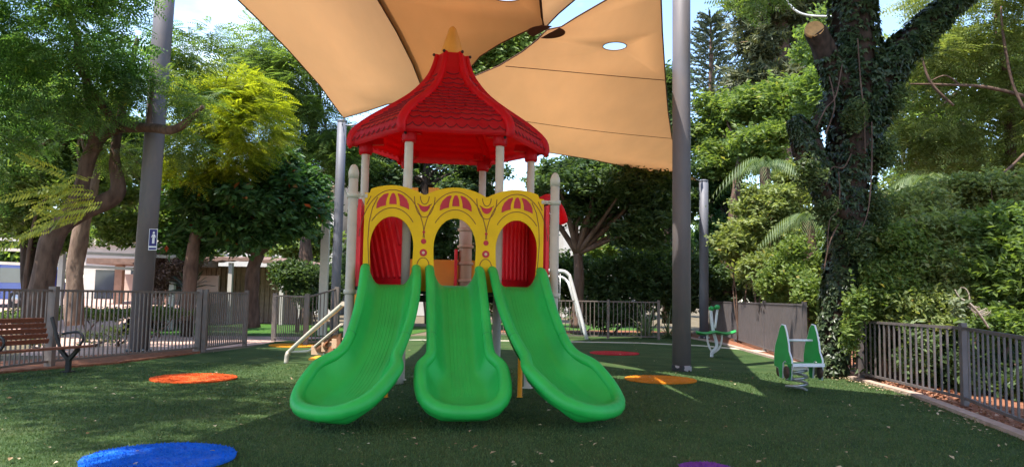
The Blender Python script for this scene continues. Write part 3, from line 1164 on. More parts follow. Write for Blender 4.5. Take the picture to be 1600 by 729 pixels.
def earc(cx, zc, hw, hh, a0, a1, n=26):
    return [(cx + hw * math.cos(R(a0 + (a1 - a0) * k / n)), zc + hh * math.sin(R(a0 + (a1 - a0) * k / n))) for k in range(n + 1)]


gm = MB()
rm = MB()
FX = Matrix.Translation((0, FY + 0.0015, 0)) @ Matrix.Rotation(R(90), 4, 'X')


def flat(mb, poly, th=0.005):
    mb.prism(poly, th, FX)


for a in AX:
    groove(gm, earc(a, 2.16, 0.375, 0.545, 40, 140))
    groove(gm, earc(a, 2.22, 0.455, 0.74, 6, 174))
    # three petals fanned above the opening
    def pol(rn, ang):
        # point at fraction rn between inner and outer arcs at an angle
        i = Vector((a + 0.375 * math.cos(R(ang)), 2.16 + 0.60 * math.sin(R(ang))))
        o = Vector((a + 0.435 * math.cos(R(ang)), 2.20 + 0.70 * math.sin(R(ang))))
        return i.lerp(o, rn)
    zb, zt = 2.765, 2.895
    # middle petal
    flat(rm, [(a - 0.052, 2.755), (a + 0.052, 2.755), (a + 0.046, 2.84), (a + 0.022, 2.905), (a, 2.915), (a - 0.022, 2.905), (a - 0.046, 2.84)])
    for s in (-1, 1):
        q = [(0.098, 2.735), (0.17, 2.715), (0.228, 2.685), (0.222, 2.76), (0.19, 2.83), (0.13, 2.89), (0.07, 2.912), (0.062, 2.90), (0.085, 2.84), (0.095, 2.79)]
        q = [(a + s * x, z) for x, z in q]
        flat(rm, q if s > 0 else q[::-1])
for v in (-0.4425, 0.4425):
    for hw, hh in ((0.145, 0.30), (0.062, 0.115)):
        groove(gm, earc(v, 2.885, hw, hh, 182, 358, 20))
    cres = earc(v, 2.80, 0.085, 0.14, 200, 340, 14) + earc(v, 2.80, 0.085, 0.06, 330, 210, 12)
    flat(rm, cres)
    groove(gm, earc(v, 2.80, 0.105, 0.065, 200, 340, 12))
    for zc, r in ((2.375, 0.020), (2.245, 0.037), (2.085, 0.052)):
        flat(rm, [(v + r * math.cos(k * math.pi / 12), zc + r * math.sin(k * math.pi / 12)) for k in range(24)])
    groove(gm, [(v - 0.085, 1.86)] + earc(v, 1.90, 0.085, 0.115, 175, 5, 16) + [(v + 0.085, 1.86)])
for s in (-1, 1):
    groove(gm, [(s * 1.10, 2.845), (s * 1.165, 2.70), (s * 1.205, 2.50), (s * 1.215, 2.25), (s * 1.20, 2.0), (s * 1.175, 1.75)])
    groove(gm, [(s * 1.19, 2.86), (s * 1.225, 2.79), (s * 1.25, 2.74)])
gm.build('engraved_line', M['groove'], panel, local=True)
rm.build('red_inlay', M['red_inlay'], panel, local=True)
for v in (-0.4425, 0.4425):
    mb = MB()
    mb.prism([(v + .021 * math.cos(k * math.pi / 8), 2.085 + .021 * math.sin(k * math.pi / 8)) for k in range(16)], 0.009, FX)
    mb.build('rosette', M['pale_rung'], panel, local=True)


# ---- red side walls with raised ribs
def wall_panel(a, b, z0, z1, ribs, material, name='side_panel', diag=False, inset=0.08):
    a, b = Vector((a[0], a[1], 0)), Vector((b[0], b[1], 0))
    d = (b - a)
    w = d.length
    d.normalize()
    nrm = Vector((d.y, -d.x, 0))    # towards the camera side
    mt_ = Matrix((
        (d.x, 0, -nrm.x, a.x), (d.y, 0, -nrm.y, a.y), (0, 1, 0, 0), (0, 0, 0, 1)))
    mb = MB()
    mb.prism([(inset, z0), (w - inset, z0), (w - inset, z1), (inset, z1)], 0.05, mt_)
    n = ribs
    for i in range(n):
        x = inset + (w - 2 * inset) * (i + 0.5) / n
        lo, hi = z0 + 0.12, z1 - 0.10
        sh = 0.42 if diag else 0.0
        p = [Vector((x + sh * (t - 0.5) * -1, lo + (hi - lo) * t, -0.004)) for t in (0, 0.04, 0.5, 0.96, 1)]
        p = [q for q in p if inset + .02 < q.x < w - inset - .02]
        if len(p) > 1:
            mb.tube([mt_ @ q for q in p], 0.028, 8)
    return mb.build(name, material, tower, local=True, fix=False)


wall_panel(HEX[5], HEX[0], 1.62, 2.82, 7, M['red_panel'], diag=True)
wall_panel(HEX[1], HEX[2], 1.62, 2.82, 7, M['red_panel'])
wall_panel((-1.36, AP), (-1.37, PY), 1.60, 2.82, 4, M['red_panel'], inset=0.03)
wall_panel((1.37, PY), (1.36, AP), 1.60, 2.82, 4, M['red_panel'], inset=0.03)
# battlement wall across the back, orange
mb = MB()
q = []
x0 = -0.60
for i, (h0, w0) in enumerate([(2.12, .12), (2.12, .13), (2.12, .35), (2.12, .28), (2.12, .12), (2.12, .2)]):
    q += [(x0, h0), (x0 + w0, h0)]
    x0 += w0
mb.prism([(-0.6, 1.62)] + [(x, z) for x, z in q[::-1]][::-1] + [(0.6, 1.62)], 0.05, Matrix.Translation((0, 2 * AP + .02, 0)) @ Matrix.Rotation(R(90), 4, 'X'))
mb.build('back_panel', M['orange_plastic'], tower, local=True)
# two orange merlons seen over the panel valley
for (xa, xb) in ((638, 653.5), (669, 687)):
    mb = MB()
    a, b = TI @ P(xa, 330, 13.0), TI @ P(xb, 293, 13.0)
    mb.box((a.x, a.y, a.z), (b.x, a.y + 0.10, b.z))
    mb.build('merlon', M['orange_plastic'], tower, local=True)
# pole with rungs and a red stripe behind the middle arch
mb = MB()
a = TI @ P(727, 400, 13.4)
mb.lathe([(0.115, 0.8), (0.115, 2.95), (0.08, 2.99)], (a.x, a.y, 0), 18)
for zc in (1.75, 2.05, 2.35, 2.65):
    mb.lathe([(0.117, zc - .03), (0.145, zc - .02), (0.145, zc + .02), (0.117, zc + .03)], (a.x, a.y, 0), 18)
mb.build('climbing_pole', M['pale_rung'], tower, local=True)
mb = MB()
mb.box((a.x - 0.185, a.y - .1, 1.6), (a.x - 0.145, a.y + .1, 2.3))
mb.build('red_edge', M['red_panel'], tower, local=True)
# red hood of the far slide, right rear
mb = MB()
hp = [TI @ P(842, 316, 12.9), TI @ P(858, 311, 13.1), TI @ P(872, 326, 13.3), TI @ P(879, 345, 13.5)]
mb.tube(smooth_path(hp, 5), lerp_list([0.07, 0.09, 0.10, 0.10], 5), 12)
mb.build('slide_hood', M['red_plastic'], tower, local=True)

# ---- roof: six concave facets with fish scale shingles
PROF = [(0.235, 5.46), (0.275, 5.28), (0.345, 5.10), (0.47, 4.92), (0.64, 4.745), (0.86, 4.585), (1.07, 4.45), (1.29, 4.31), (1.47, 4.17), (1.56, 4.07), (1.59, 3.98), (1.59, 3.91), (1.56, 3.87)]
pr = smooth_path([(r, 0, z) for r, z in PROF], 4)
prof = [(p.x, p.z) for p in pr]


def ringpt(r, z, k, t):
    """point on facet k at radius r, t from 0 to 1 along the facet edge (facet centre sags in a little)"""
    a0, a1 = R(60 * k - 120), R(60 * k - 60)
    p0, p1 = Vector((r * math.cos(a0), r * math.sin(a0), z)), Vector((r * math.cos(a1), r * math.sin(a1), z))
    return p0.lerp(p1, t) + Vector((HC[0], HC[1], 0))


mb = MB()
ns = 8
for k in range(6):
    vs = [ringpt(r, z, k, j / ns) for (r, z) in prof for j in range(ns + 1)]
    fs = [(i * (ns + 1) + j, (i + 1) * (ns + 1) + j, (i + 1) * (ns + 1) + j + 1, i * (ns + 1) + j + 1) for i in range(len(prof) - 1) for j in range(ns)]
    mb.add(vs, fs, True)
# shingles
cum = [0]
for (a, b) in zip(prof[:-1], prof[1:]):
    cum.append(cum[-1] + math.hypot(b[0] - a[0], b[1] - a[1]))


def at_len(s):
    s = max(0, min(cum[-1], s))
    r = float(np.interp(s, cum, [p[0] for p in prof]))
    z = float(np.interp(s, cum, [p[1] for p in prof]))
    return r, z


rows = 14
GR = []
s_lo, s_hi = 0.28, cum[-1] - 0.13
for k in range(6):
    am = R(60 * k - 90)
    for row in range(rows):
        st = s_lo + (s_hi - s_lo) * row / rows
        en = s_lo + (s_hi - s_lo) * (row + 1.28) / rows
        r_mid, _ = at_len((st + en) / 2)
        wid = r_mid                          # facet edge length equals the radius
        usable = wid - 0.14
        if usable < 0.08:
            continue
        m = max(1, int(round(usable / 0.155)))
        for c in range(-1, m + 1):
            u0 = (c + (0.5 if row % 2 else 0.0)) / m
            u1 = u0 + 1.0 / m
            if u1 < 0.02 or u0 > 0.98:
                continue
            nn = 6
            vs = []
            for i in range(4):               # down the shingle
                f = i / 3
                for j in range(nn + 1):
                    g = j / nn
                    u = u0 + (u1 - u0) * g
                    u = min(1, max(0, u))
                    bow = 1 - 0.34 * (abs(2 * g - 1) ** 2.2)
                    s = st + (en - st) * f * bow
                    r, z = at_len(s)
                    e = 0.07 / max(r, 0.1)
                    tt = e + (1 - 2 * e) * u
                    p = ringpt(r, z, k, tt)
                    s2 = s + 0.02
                    ra, za = at_len(s2)
                    ta, tb = ra - r, za - z
                    l_ = math.hypot(ta, tb) or 1
                    lift = 0.003 + 0.028 * f * (1 - 0.5 * abs(2 * g - 1) ** 4)
                    nx, nz_ = -tb / l_, ta / l_
                    p += Vector((math.cos(am) * nx, math.sin(am) * nx, nz_)) * lift
                    vs.append(p)
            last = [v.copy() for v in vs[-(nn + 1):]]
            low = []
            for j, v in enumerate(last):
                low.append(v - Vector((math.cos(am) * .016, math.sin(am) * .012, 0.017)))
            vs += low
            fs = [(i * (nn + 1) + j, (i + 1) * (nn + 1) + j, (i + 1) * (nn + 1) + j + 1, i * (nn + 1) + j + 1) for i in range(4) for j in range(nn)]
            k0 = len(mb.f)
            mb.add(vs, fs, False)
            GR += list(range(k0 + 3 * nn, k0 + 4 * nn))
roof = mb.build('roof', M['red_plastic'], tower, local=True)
roof.data.materials.append(M['red_lip_shade'])  # second slot darkens the lower lips to paint shade between shingle rows
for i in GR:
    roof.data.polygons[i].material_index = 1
for k in range(6):
    a0 = R(60 * k - 120)
    mb = MB()
    pts = [Vector((HC[0] + (r + .01) * math.cos(a0), HC[1] + (r + .01) * math.sin(a0), z + .005)) for r, z in prof[::2]]
    rad = [0.038 + 0.034 * min(1, i / 12) for i in range(len(pts))]
    mb.tube(pts, rad, 12)
    mb.build('rib', M['red_plastic'], roof, local=True)
    mb = MB()
    x, y = HEX[k]
    e = Vector((math.cos(a0), math.sin(a0), 0))
    c = Vector((x, y, 0))
    mb.lathe([(0.10, 3.74), (0.11, 3.78), (0.11, 3.96), (0.08, 4.0)], (x, y, 0), 16)
    mb.bar(c + e * -0.28 + Vector((0, 0, 3.96)), c + e * 0.26 + Vector((0, 0, 3.92)), 0.12, 0.10)
    br = mb.build('bracket', M['red_plastic'], roof, local=True)
    mb = MB()
    mb.ball(c + e * 0.115 + Vector((0, 0, 3.86)), 0.022)
    mb.ball(Vector((HC[0] + .30 * math.cos(a0), HC[1] + .30 * math.sin(a0), 5.46)), 0.026)
    mb.build('bolt', M['bolt'], roof, local=True)
mb = MB()
mb.lathe([(0.19, 5.40), (0.205, 5.46), (0.19, 5.50), (0.155, 5.62), (0.115, 5.75), (0.08, 5.86), (0.06, 5.92), (0.03, 5.955), (0.004, 5.965)], (HC[0], HC[1], 0), 24)
mb.build('finial', M['finial'], roof, local=True)


# ---- slides
def make_slide(kx):
    y0, y1 = PY - 0.03, -2.66
    zq = [(0, BED), (.05, BED - .02), (.12, BED - .10), (.30, 1.20), (.50, .80), (.63, .565), (.72, .42), (.80, .325), (.88, .265), (.94, .24), (1.0, .23)]
    zz = smooth_path([(q, 0, z) for q, z in zq], 8)
    zx, zv = [p.x for p in zz], [p.z for p in zz]

    def bed(q):
        return float(np.interp(q, zx, zv))

    def cx(q):
        s = max(0, (q - .10) / .9)
        bend = s ** 2.3
        return kx * (0.885 + 0.72 * bend)

    def W(q, s=0):
        w = 0.315
        if kx and s * kx > 0:              # the mouth of the outer slides opens further on the outside
            fo = min(1, max(0, (q - .58) / .14))
            w += .085 * fo * fo * (3 - 2 * fo)
        f = min(1, max(0, (q - .63) / .10))
        f = f * f * (3 - 2 * f)
        w += f * 0.135
        if q > .80:
            e = (q - .80) / .20
            w *= max(0.0, 1 - e ** 2.35) ** (1 / 2.35)
        return w

    def H(q):
        h = 0.27 + 0.02 * math.sin(min(1, q / .6) * math.pi)
        f = min(1, max(0, (q - .66) / .34))
        return h * (1 - f ** 1.9) + 0.03 * f ** 1.9 + .03 * math.sin(min(1, f * 1.4) * math.pi)

    def frame(q):
        e = 1e-3
        a = Vector((cx(q - e), y0 + (y1 - y0) * (q - e), 0))
        b = Vector((cx(q + e), y0 + (y1 - y0) * (q + e), 0))
        d = (b - a).normalized()
        # the mouth turns out further than the centre line
        lat = Vector((-d.y, d.x, 0))
        return Vector((cx(q), y0 + (y1 - y0) * q, 0)), lat
    qs = list(np.linspace(0, .80, 46)) + [.80 + .20 * math.sin(t * math.pi / 2) for t in np.linspace(0.04, 1, 30)]
    ss = np.linspace(-1, 1, 29)

    def g(s):
        s = abs(s)
        return 0 if s < .48 else ((s - .48) / .52) ** 2.1

    mb = MB()
    top, bot = [], []
    for q in qs:
        c, lat = frame(q)
        w, h, b = W(q), H(q), bed(q)
        lipz = 0.0
        for s in ss:
            z = b + h * g(s)
            if q > .90:                       # the bed runs up into the lip
                z += (H(q)) * ((q - .90) / .10) ** 2.2 * (1 - g(s))
            # fine anti-slip ribs running down the bed
            w = W(q, s)
            top.append(c + lat * (w * s) + Vector((0, 0, z)))
            drop = 0.075 + 0.05 * (1 - abs(s) ** 2)
            bot.append(c + lat * ((w + .055) * s * (0.90 if abs(s) < .98 else .97)) + Vector((0, 0, max(0.09, (b + h * g(s) * .55) - drop))))
    m = len(ss)
    fs = [(i * m + j, i * m + j + 1, (i + 1) * m + j + 1, (i + 1) * m + j) for i in range(len(qs) - 1) for j in range(m - 1)]
    mb.add(top, fs, True)
    mb.add(bot, [f[::-1] for f in fs], True)
    # rolled rim: down one side, round the lip and back up
    rim, rad = [], []
    for side in (-1, 1):
        seq = qs if side == -1 else qs[::-1]
        for q in seq:
            if side == 1 and q == qs[-1]:
                continue
            c, lat = frame(q)
            f = min(1, max(0, (q - .55) / .35))
            r_ = 0.064 + 0.022 * f
            w = W(q, side) + .55 * r_ * min(1, W(q) / .15)
            z = bed(q) + H(q)
            rim.append(c + lat * (w * side) + Vector((0, 0, z - .70 * r_)))
            rad.append(r_)
    # even spacing keeps the tube clean
    cl = [0]
    for a, b in zip(rim[:-1], rim[1:]):
        cl.append(cl[-1] + (b - a).length)
    N = 150
    ev = [k * cl[-1] / (N - 1) for k in range(N)]
    rx = [np.interp(ev, cl, [p[i] for p in rim]) for i in range(3)]
    rr = np.interp(ev, cl, rad)
    pts = [Vector((rx[0][i], rx[1][i], rx[2][i])) for i in range(N)]
    for _ in range(3):
        pts = [pts[0]] + [(pts[i - 1] + pts[i] * 2 + pts[i + 1]) / 4 for i in range(1, N - 1)] + [pts[-1]]
    # moulded ripples on the lip
    rr2 = []
    for i in range(N):
        f = i / (N - 1)
        rip = 0.0035 * math.sin(i * 2.2) if .40 < f < .60 else 0
        rr2.append(rr[i] + rip)
    mb.tube(pts, rr2, 16)
    # outer wall hanging from the rim
    sk_t = []
    for i, p in enumerate(pts):
        q = min(.84, max(0, (p.y - y0) / (y1 - y0)))
        inn = Vector((cx(q), y0 + (y1 - y0) * q, 0)) - Vector((p.x, p.y, 0))
        inn.normalize()
        low = max(.09, p.z - .165)
        sk_t.append((p - inn * (rr2[i] * .82) - Vector((0, 0, .012)), Vector((p.x, p.y, (p.z + low) / 2 - .02)) - inn * (rr2[i] * .35), Vector((p.x, p.y, low)) + inn * .10))
    mb.add([p for pr_ in sk_t for p in pr_], [(3 * i + j, 3 * i + 1 + j, 3 * i + 4 + j, 3 * i + 3 + j) for i in range(N - 1) for j in (0, 1)], True)
    # end plate under the deck edge
    # raised ribs on the bed
    for s in (-.30, -.18, -.06, .06, .18, .30):
        rp_ = []
        for q in np.linspace(.08, .80, 30):
            c, lat = frame(q)
            rp_.append(c + lat * (.36 * s) + Vector((0, 0, bed(q) - .004)))
        mb.tube(rp_, 0.007, 6)
    sl = mb.build('slide', M['green_plastic'], tower, local=True)
    # joint half way down the rims
    for side in (-1, 1):
        jm = MB()
        q = .52
        c, lat = frame(q)
        c2, _ = frame(q + .01)
        p = c + lat * ((W(q) + .035) * side) + Vector((0, 0, bed(q) + H(q) - .045))
        p2 = c2 + lat * ((W(q + .01) + .035) * side) + Vector((0, 0, bed(q + .01) + H(q + .01) - .045))
        dd = (p2 - p).normalized()
        jm.tube([p - dd * .003, p + dd * .003], 0.0655, 16)
        jm.build('joint', M['joint_green'], sl, local=True)
    return sl


slides = [make_slide(k) for k in (-1, 0, 1)]
mats_leg = M['orange_plastic']
for (px, py, i, h) in ((602, 621, 0, 1.05), (812, 621, 2, 1.05)):
    p = TI @ G(px, py)
    mb = MB()
    mb.lathe([(.045, .01), (.045, .02), (.036, .022), (.036, h), (.02, h + .01)], (p.x, p.y, 0), 14)
    mb.build('support_leg', mats_leg, slides[i], local=True)

# ---- stairs at the left rear
st_y = 14.6
foot_a = G(447, 567)
dA = foot_a.y
railpts = [P(447, 567, dA), P(449, 553, dA), P(456, 545, dA - .05), P(490, 514, dA - .9), P(530, 480, dA - 1.9), P(536, 474, dA - 2.1)]
mb = MB()
mb.tube(smooth_path(railpts, 5), 0.046, 10)
mb.build('stair_rail', M['cream_post'], tower)
mb = MB()
mb.tube(smooth_path([P(456, 549, dA - .02), P(480, 548, dA - .4), P(488, 544, dA - .6), P(500, 534, dA - 1.0), P(534, 506, dA - 1.9)], 5), 0.026, 8)
mb.tube([P(506, 560, dA - 1.0), P(507, 541, dA - 1.0)], 0.024, 8)
mb.build('lower_rail', M['cream_post'], tower)


def side_board(d):
    q = [P(489, 543, d - .6), P(489, 548, d - .6), P(500, 551, d - .9), P(526, 549, d - 1.7), P(532, 545, d - 1.9), P(532, 520, d - 1.9), P(520, 524, d - 1.5), P(504, 534, d - 1.0)]
    hole = [P(514 + 6.5 * math.cos(k * math.pi / 8), 537 + 4.2 * math.sin(k * math.pi / 8) - 2.2 * math.cos(k * math.pi / 8), d - 1.3) for k in range(16)]
    mb = MB()
    # ring of quads between outline and hole
    n = 48
    def along(pl, t):
        m = len(pl)
        x = t * m
        i = int(x) % m
        return pl[i].lerp(pl[(i + 1) % m], x - int(x))
    c = sum(q, Vector()) / len(q)
    def angle_sorted(pl):
        return pl
    o_pts = [along(q, k / n) for k in range(n)]
    h_pts = []
    ch = sum(hole, Vector()) / 16
    for p in o_pts:
        h_pts.append(min(hole, key=lambda h: ((h - ch).normalized() - (p - ch).normalized()).length))
    off = Vector((0.02, 0.05, 0))
    vs = o_pts + h_pts + [p + off for p in o_pts] + [p + off for p in h_pts]
    fs = []
    for k in range(n):
        j = (k + 1) % n
        fs += [(k, j, n + j, n + k), (2 * n + j, 2 * n + k, 3 * n + k, 3 * n + j), (j, k, 2 * n + k, 2 * n + j), (n + k, n + j, 3 * n + j, 3 * n + k)]
    mb.add(vs, fs)
    return mb.build('side_board', M['brown_plastic'], tower)


side_board(dA)
mb = MB()
for i in range(3):
    a = P(486 + 16 * i, 552 - 5 * i, dA - .75 - .42 * i)
    mb.box((a.x, a.y, a.z - .02), (a.x + .5, a.y + .35, a.z + .16))
mb.build('stair_block', M['pale_rung'], tower)
mb = MB()
for i in range(4):
    f = i / 3
    a = P(470 + 55 * f, 560 - 40 * f, dA - .4 - 1.4 * f)
    mb.box((a.x + .15, a.y + 0.05, a.z - .03), (a.x + .75, a.y + .75, a.z + .01))
mb.build('stair_tread', M['orange_plastic'], tower)
mb = MB()
a, b = TI @ P(541, 520, 12.9), TI @ P(560, 460, 12.9)
mb.box((a.x, a.y, 0.7), (b.x, a.y + .06, b.z + .02))
mb.build('lower_panel', M['orange_plastic'], tower, local=True)

# =================================================================== SWING SET behind the tower
sf = G(917, 530)
dS = sf.y
swing = thing('swing_set', (sf.x, sf.y, 0), 'white bent tube swing frame with a black seat behind the slides', 'swing')
mb = MB()
mb.tube(smooth_path([P(830, 422, dS), P(868, 423, dS), P(881, 424, dS), P(888, 429, dS), P(893, 441, dS), P(917, 530, dS)], 6), 0.068, 10)
mb.build('front_leg', M['white_tube'], swing)
mb = MB()
mb.tube(smooth_path([P(830, 430, dS + .9), P(868, 432, dS + .9), P(878, 433, dS + .9), P(886, 439, dS + .9), P(891, 450, dS + .7), P(910, 519.5, dS + .9)], 6), 0.05, 10)
mb.build('rear_leg', M['white_tube'], swing)
mb = MB()
c = P(872, 496, dS + .5)
mb.box((c.x - .24, c.y - .12, c.z - .04), (c.x + .1, c.y + .12, c.z + .03))
mb.build('seat', M['black'], swing)
for s in (-.2, .06):
    mb = MB()
    mb.tube([c + Vector((s, 0, 0)), Vector((c.x + s, c.y, P(868, 427, dS + .5).z))], 0.012, 5)
    mb.build('chain', M['steel'], swing)

# =================================================================== FENCES
def picket_fence(name, label, posts, h, pitch, material, bar=0.022, post_w=0.07, cat='fence', post_h=0.06, group=None, bot=0.10, hs=None, pk_over=0.0):
    """posts: world points of the run; one picket panel per bay"""
    t = thing(name, posts[0], label, cat, group)
    for i, p in enumerate(posts):
        mb = MB()
        hh = hs[i] if hs else h
        mb.box((p.x - post_w / 2, p.y - post_w / 2, 0), (p.x + post_w / 2, p.y + post_w / 2, hh + post_h))
        mb.build('post', material, t)
    for i, (a, b) in enumerate(zip(posts[:-1], posts[1:])):
        d = (b - a)
        ln = Vector((d.x, d.y, 0)).length
        u = Vector((d.x, d.y, 0)).normalized()
        ha, hb = (hs[i], hs[i + 1]) if hs else (h, h)
        ra, rb = Vector((a.x, a.y, 0)) + u * post_w * .55, Vector((b.x, b.y, 0)) - u * post_w * .55
        mb = MB()
        mb.bar(ra + Vector((0, 0, ha - .02)), rb + Vector((0, 0, hb - .02)), 0.04, 0.045)
        mb.bar(ra + Vector((0, 0, bot)), rb + Vector((0, 0, bot)), 0.04, 0.04)
        n = max(2, int(ln / pitch))
        for k in range(1, n):
            q = ra.lerp(rb, k / n)
            hq = ha + (hb - ha) * k / n
            mb.bar(q + Vector((0, 0, bot - .0)), q + Vector((0, 0, hq - .02 + pk_over)), bar, bar, up=(u.x, u.y, 0))
        mb.build('picket_panel', material, t)
    return t


hf = 1.47
pA = [G(-60, 590), G(77, 572), G(309, 549)]
pA = [Vector((p.x, p.y, 0)) for p in pA]
picket_fence('picket_fence', 'brown-grey metal picket fence running behind the wooden bench', pA, hf, 0.125, M['fence'], bar=0.024, post_w=0.14)
pB = [Vector((G(313, 548.5).x + .12, G(309, 549).y, 0)), G(382, 540)]
picket_fence('picket_gate', 'open metal picket gate leaf at the end of the left fence', pB, hf, 0.11, M['fence'], bar=0.028, post_w=0.10, cat='gate')
pC = [G(427, 532), P(478, 527, 21.6), P(524, 525, 22.6)]
pC = [Vector((p.x, p.y, 0)) for p in pC]
picket_fence('picket_fence', 'close-barred metal fence between the gate opening and the slim pole', pC, 1.48, 0.15, M['fence'], bar=0.022, post_w=0.12, hs=[1.40, 1.40, 1.62])
gD = [P(772, 519, 28.0), P(868, 520, 28.0), P(950, 520, 28.0), P(1029, 520, 28.0)]
gD = [Vector((p.x, p.y, 0)) for p in gD]
picket_fence('picket_fence', 'thin barred metal fence across the back, in front of the dark hedge', gD, 1.38, 0.15, M['fence'], bar=0.026, post_w=0.09)
# grey close panel fence on the right
gE = [G(1110, 521), G(1149, 533), G(1195, 548.5), G(1258, 571)]
gE = [Vector((p.x, p.y, 0)) for p in gE]
picket_fence('picket_fence', 'grey close-barred fence behind the green winged rocker', gE, 1.43, 0.115, M['fence_dark'], bar=0.03, post_w=0.09, pk_over=0.0)
gF = [G(1318, 583), G(1346, 592), G(1508, 634), G(1640, 690), G(1900, 800)]
gF = [Vector((p.x, p.y, 0)) for p in gF]
picket_fence('picket_fence', 'dark metal picket fence on the right with shrubs pressing through', gF, 1.10, 0.20, M['fence_dark'], bar=0.026, post_w=0.085, bot=0.12, hs=[1.16, 1.14, 1.16, 1.12, 1.12])

# =================================================================== BENCH
bx = G(106, 581)
bench = thing('park_bench', (bx.x, bx.y, 0), 'brown slatted wooden bench with black iron legs by the left fence', 'bench')
dB = bx.y
# bench axis: along the picture, a little nearer at its left end
u = Vector((-.25, -0.96, 0)).normalized()
vB = Vector((u.y, -u.x, 0))
R_end = Vector((bx.x, bx.y, 0)) - vB * 0.2 - u * 0.10
LEN = 1.8
mb = MB()
for k in range(4):
    o_ = vB * (0.02 + k * 0.115)
    p = R_end + o_ + Vector((0, 0, 0.455 - 0.008 * k))
    mb.bar(p + u * -0.22, p + u * LEN, 0.10, 0.035)
mb.build('seat', M['wood_slat'], bench)
mb = MB()
for k in range(5):
    o_ = vB * (0.47 + 0.035 * k)
    p = R_end + o_ + Vector((0, 0, 0.56 + k * 0.092))
    mb.bar(p + u * 0.30, p + u * LEN, 0.030, 0.078, up=vB * -.3 + Vector((0, 0, 1)))
mb.build('backrest', M['wood_slat'], bench)
for off in (0.10, 1.70):
    mb = MB()
    p = R_end + u * off
    mb.bar(p + vB * 0.20 + Vector((0, 0, 0.01)), p + vB * 0.20 + Vector((0, 0, 0.26)), 0.075, 0.075)
    mb.bar(p + vB * 0.20 + Vector((0, 0, 0.22)), p + vB * 0.0 + Vector((0, 0, 0.425)), 0.06, 0.06)
    mb.bar(p + vB * 0.20 + Vector((0, 0, 0.22)), p + vB * 0.42 + Vector((0, 0, 0.42)), 0.06, 0.06)
    mb.bar(p + vB * 0.40 + Vector((0, 0, 0.40)), p + vB * 0.63 + Vector((0, 0, 0.97)), 0.04, 0.05)
    mb.bar(p + u * -.09 + vB * 0.20 + Vector((0, 0, .012)), p + u * .09 + vB * 0.20 + Vector((0, 0, .012)), 0.16, 0.024)
    mb.build('leg', M['black'], bench)
    mb = MB()
    a = p + u * -0.12
    mb.tube(smooth_path([a + vB * 0.10 + Vector((0, 0, 0.47)), a + vB * 0.03 + Vector((0, 0, 0.58)), a + vB * 0.06 + Vector((0, 0, 0.67)), a + vB * 0.20 + Vector((0, 0, 0.71)), a + vB * 0.50 + Vector((0, 0, 0.67))], 5), 0.022, 8)
    mb.build('armrest', M['black'], bench)

# =================================================================== SPRING TOYS
def coil(mb, c, r, h, turns, w, n=22, r2=None):
    pts, m = [], int(turns * n)
    for i in range(m + 1):
        f = i / m
        a = 2 * math.pi * turns * f
        rr = r + ((r2 or r) - r) * f
        pts.append(Vector((c.x + rr * math.cos(a), c.y + rr * math.sin(a), c.z + h * f)))
    mb.tube(pts, w, 8)


tb = G(1245, 611)
d = tb.y
k = d / F_PX
toy = thing('spring_rider', (tb.x, tb.y, 0), 'spring rider with two green white-edged side boards in front of the ivy trunk', 'spring rider')
mb = MB()
coil(mb, Vector((tb.x, tb.y, 0.03)), 0.165, 0.34, 3.0, 0.022)
mb.build('spring', M['steel'], toy)


def pp(px, py, dd):
    return P(px, py, dd)


# boards stand across the view: thin in x, seen slightly from the side
bl = [(-13, 570), (-13, 560), (-9, 548), (-8, 535), (-5, 518), (-2, 508), (2, 507), (5, 512), (8, 524), (13, 540), (15, 556), (15, 572), (8, 575), (6, 590), (2, 590), (1, 566), (-3, 562), (-7, 566), (-8, 591), (-12, 591)]


def toy_board(cx, flip):
    cw = P(cx, 560, d)
    poly = []
    for x, y in bl:
        z = P(cx, y, d).z
        poly.append((x * 0.0155, max(0.17, z)))
    ang = R(108)
    mt_ = Matrix.Translation((cw.x, cw.y, 0)) @ Matrix.Rotation(ang, 4, 'Z') @ Matrix.Rotation(R(90), 4, 'X')
    mb = MB()
    mb.prism(poly, 0.036, mt_ @ Matrix.Translation((0, 0, -.018)))
    b = mb.build('side_board', M['toy_green'], toy)
    e = MB()
    pts = [mt_ @ Vector((x, z, 0)) for x, z in poly]
    e.tube(pts, 0.017, 8, closed=True)
    e.build('edge', M['toy_white'], b)
    return mt_


toy_board(1225, 0)
toy_board(1272, 1)
mb = MB()
mb.tube([P(1229, 531, d - .02), P(1278, 531.5, d + .02)], 0.020, 8)
mb.build('handlebar', M['toy_white'], toy)
mb = MB()
a, b = P(1231, 568, d - .15), P(1280, 568, d - .10)
mb.bar(a, b, 0.42, 0.03)
st = mb.build('seat', M['toy_green'], toy)
mb = MB()
mb.bar(a + Vector((0, -.215, 0)), b + Vector((0, -.215, 0)), 0.025, 0.055)
mb.build('edge', M['toy_white'], st)
mb = MB()
mb.box((tb.x - .16, tb.y - .12, .36), (tb.x + .16, tb.y + .12, .40))
mb.build('mounting_plate', M['steel'], toy)
for (px, py) in ((1217.5, 581), (1229, 584), (1269, 582), (1281, 584)):
    mb = MB()
    c = P(px, py - 3, d + (0.25 if px in (1217.5, 1269) else -0.22))
    mb.lathe([(.02, -.022), (.095, -.02), (.105, 0), (.095, .02), (.02, .022)], c, 18, axis='X')
    mb.build('wheel', M['tyre_brown'], toy)

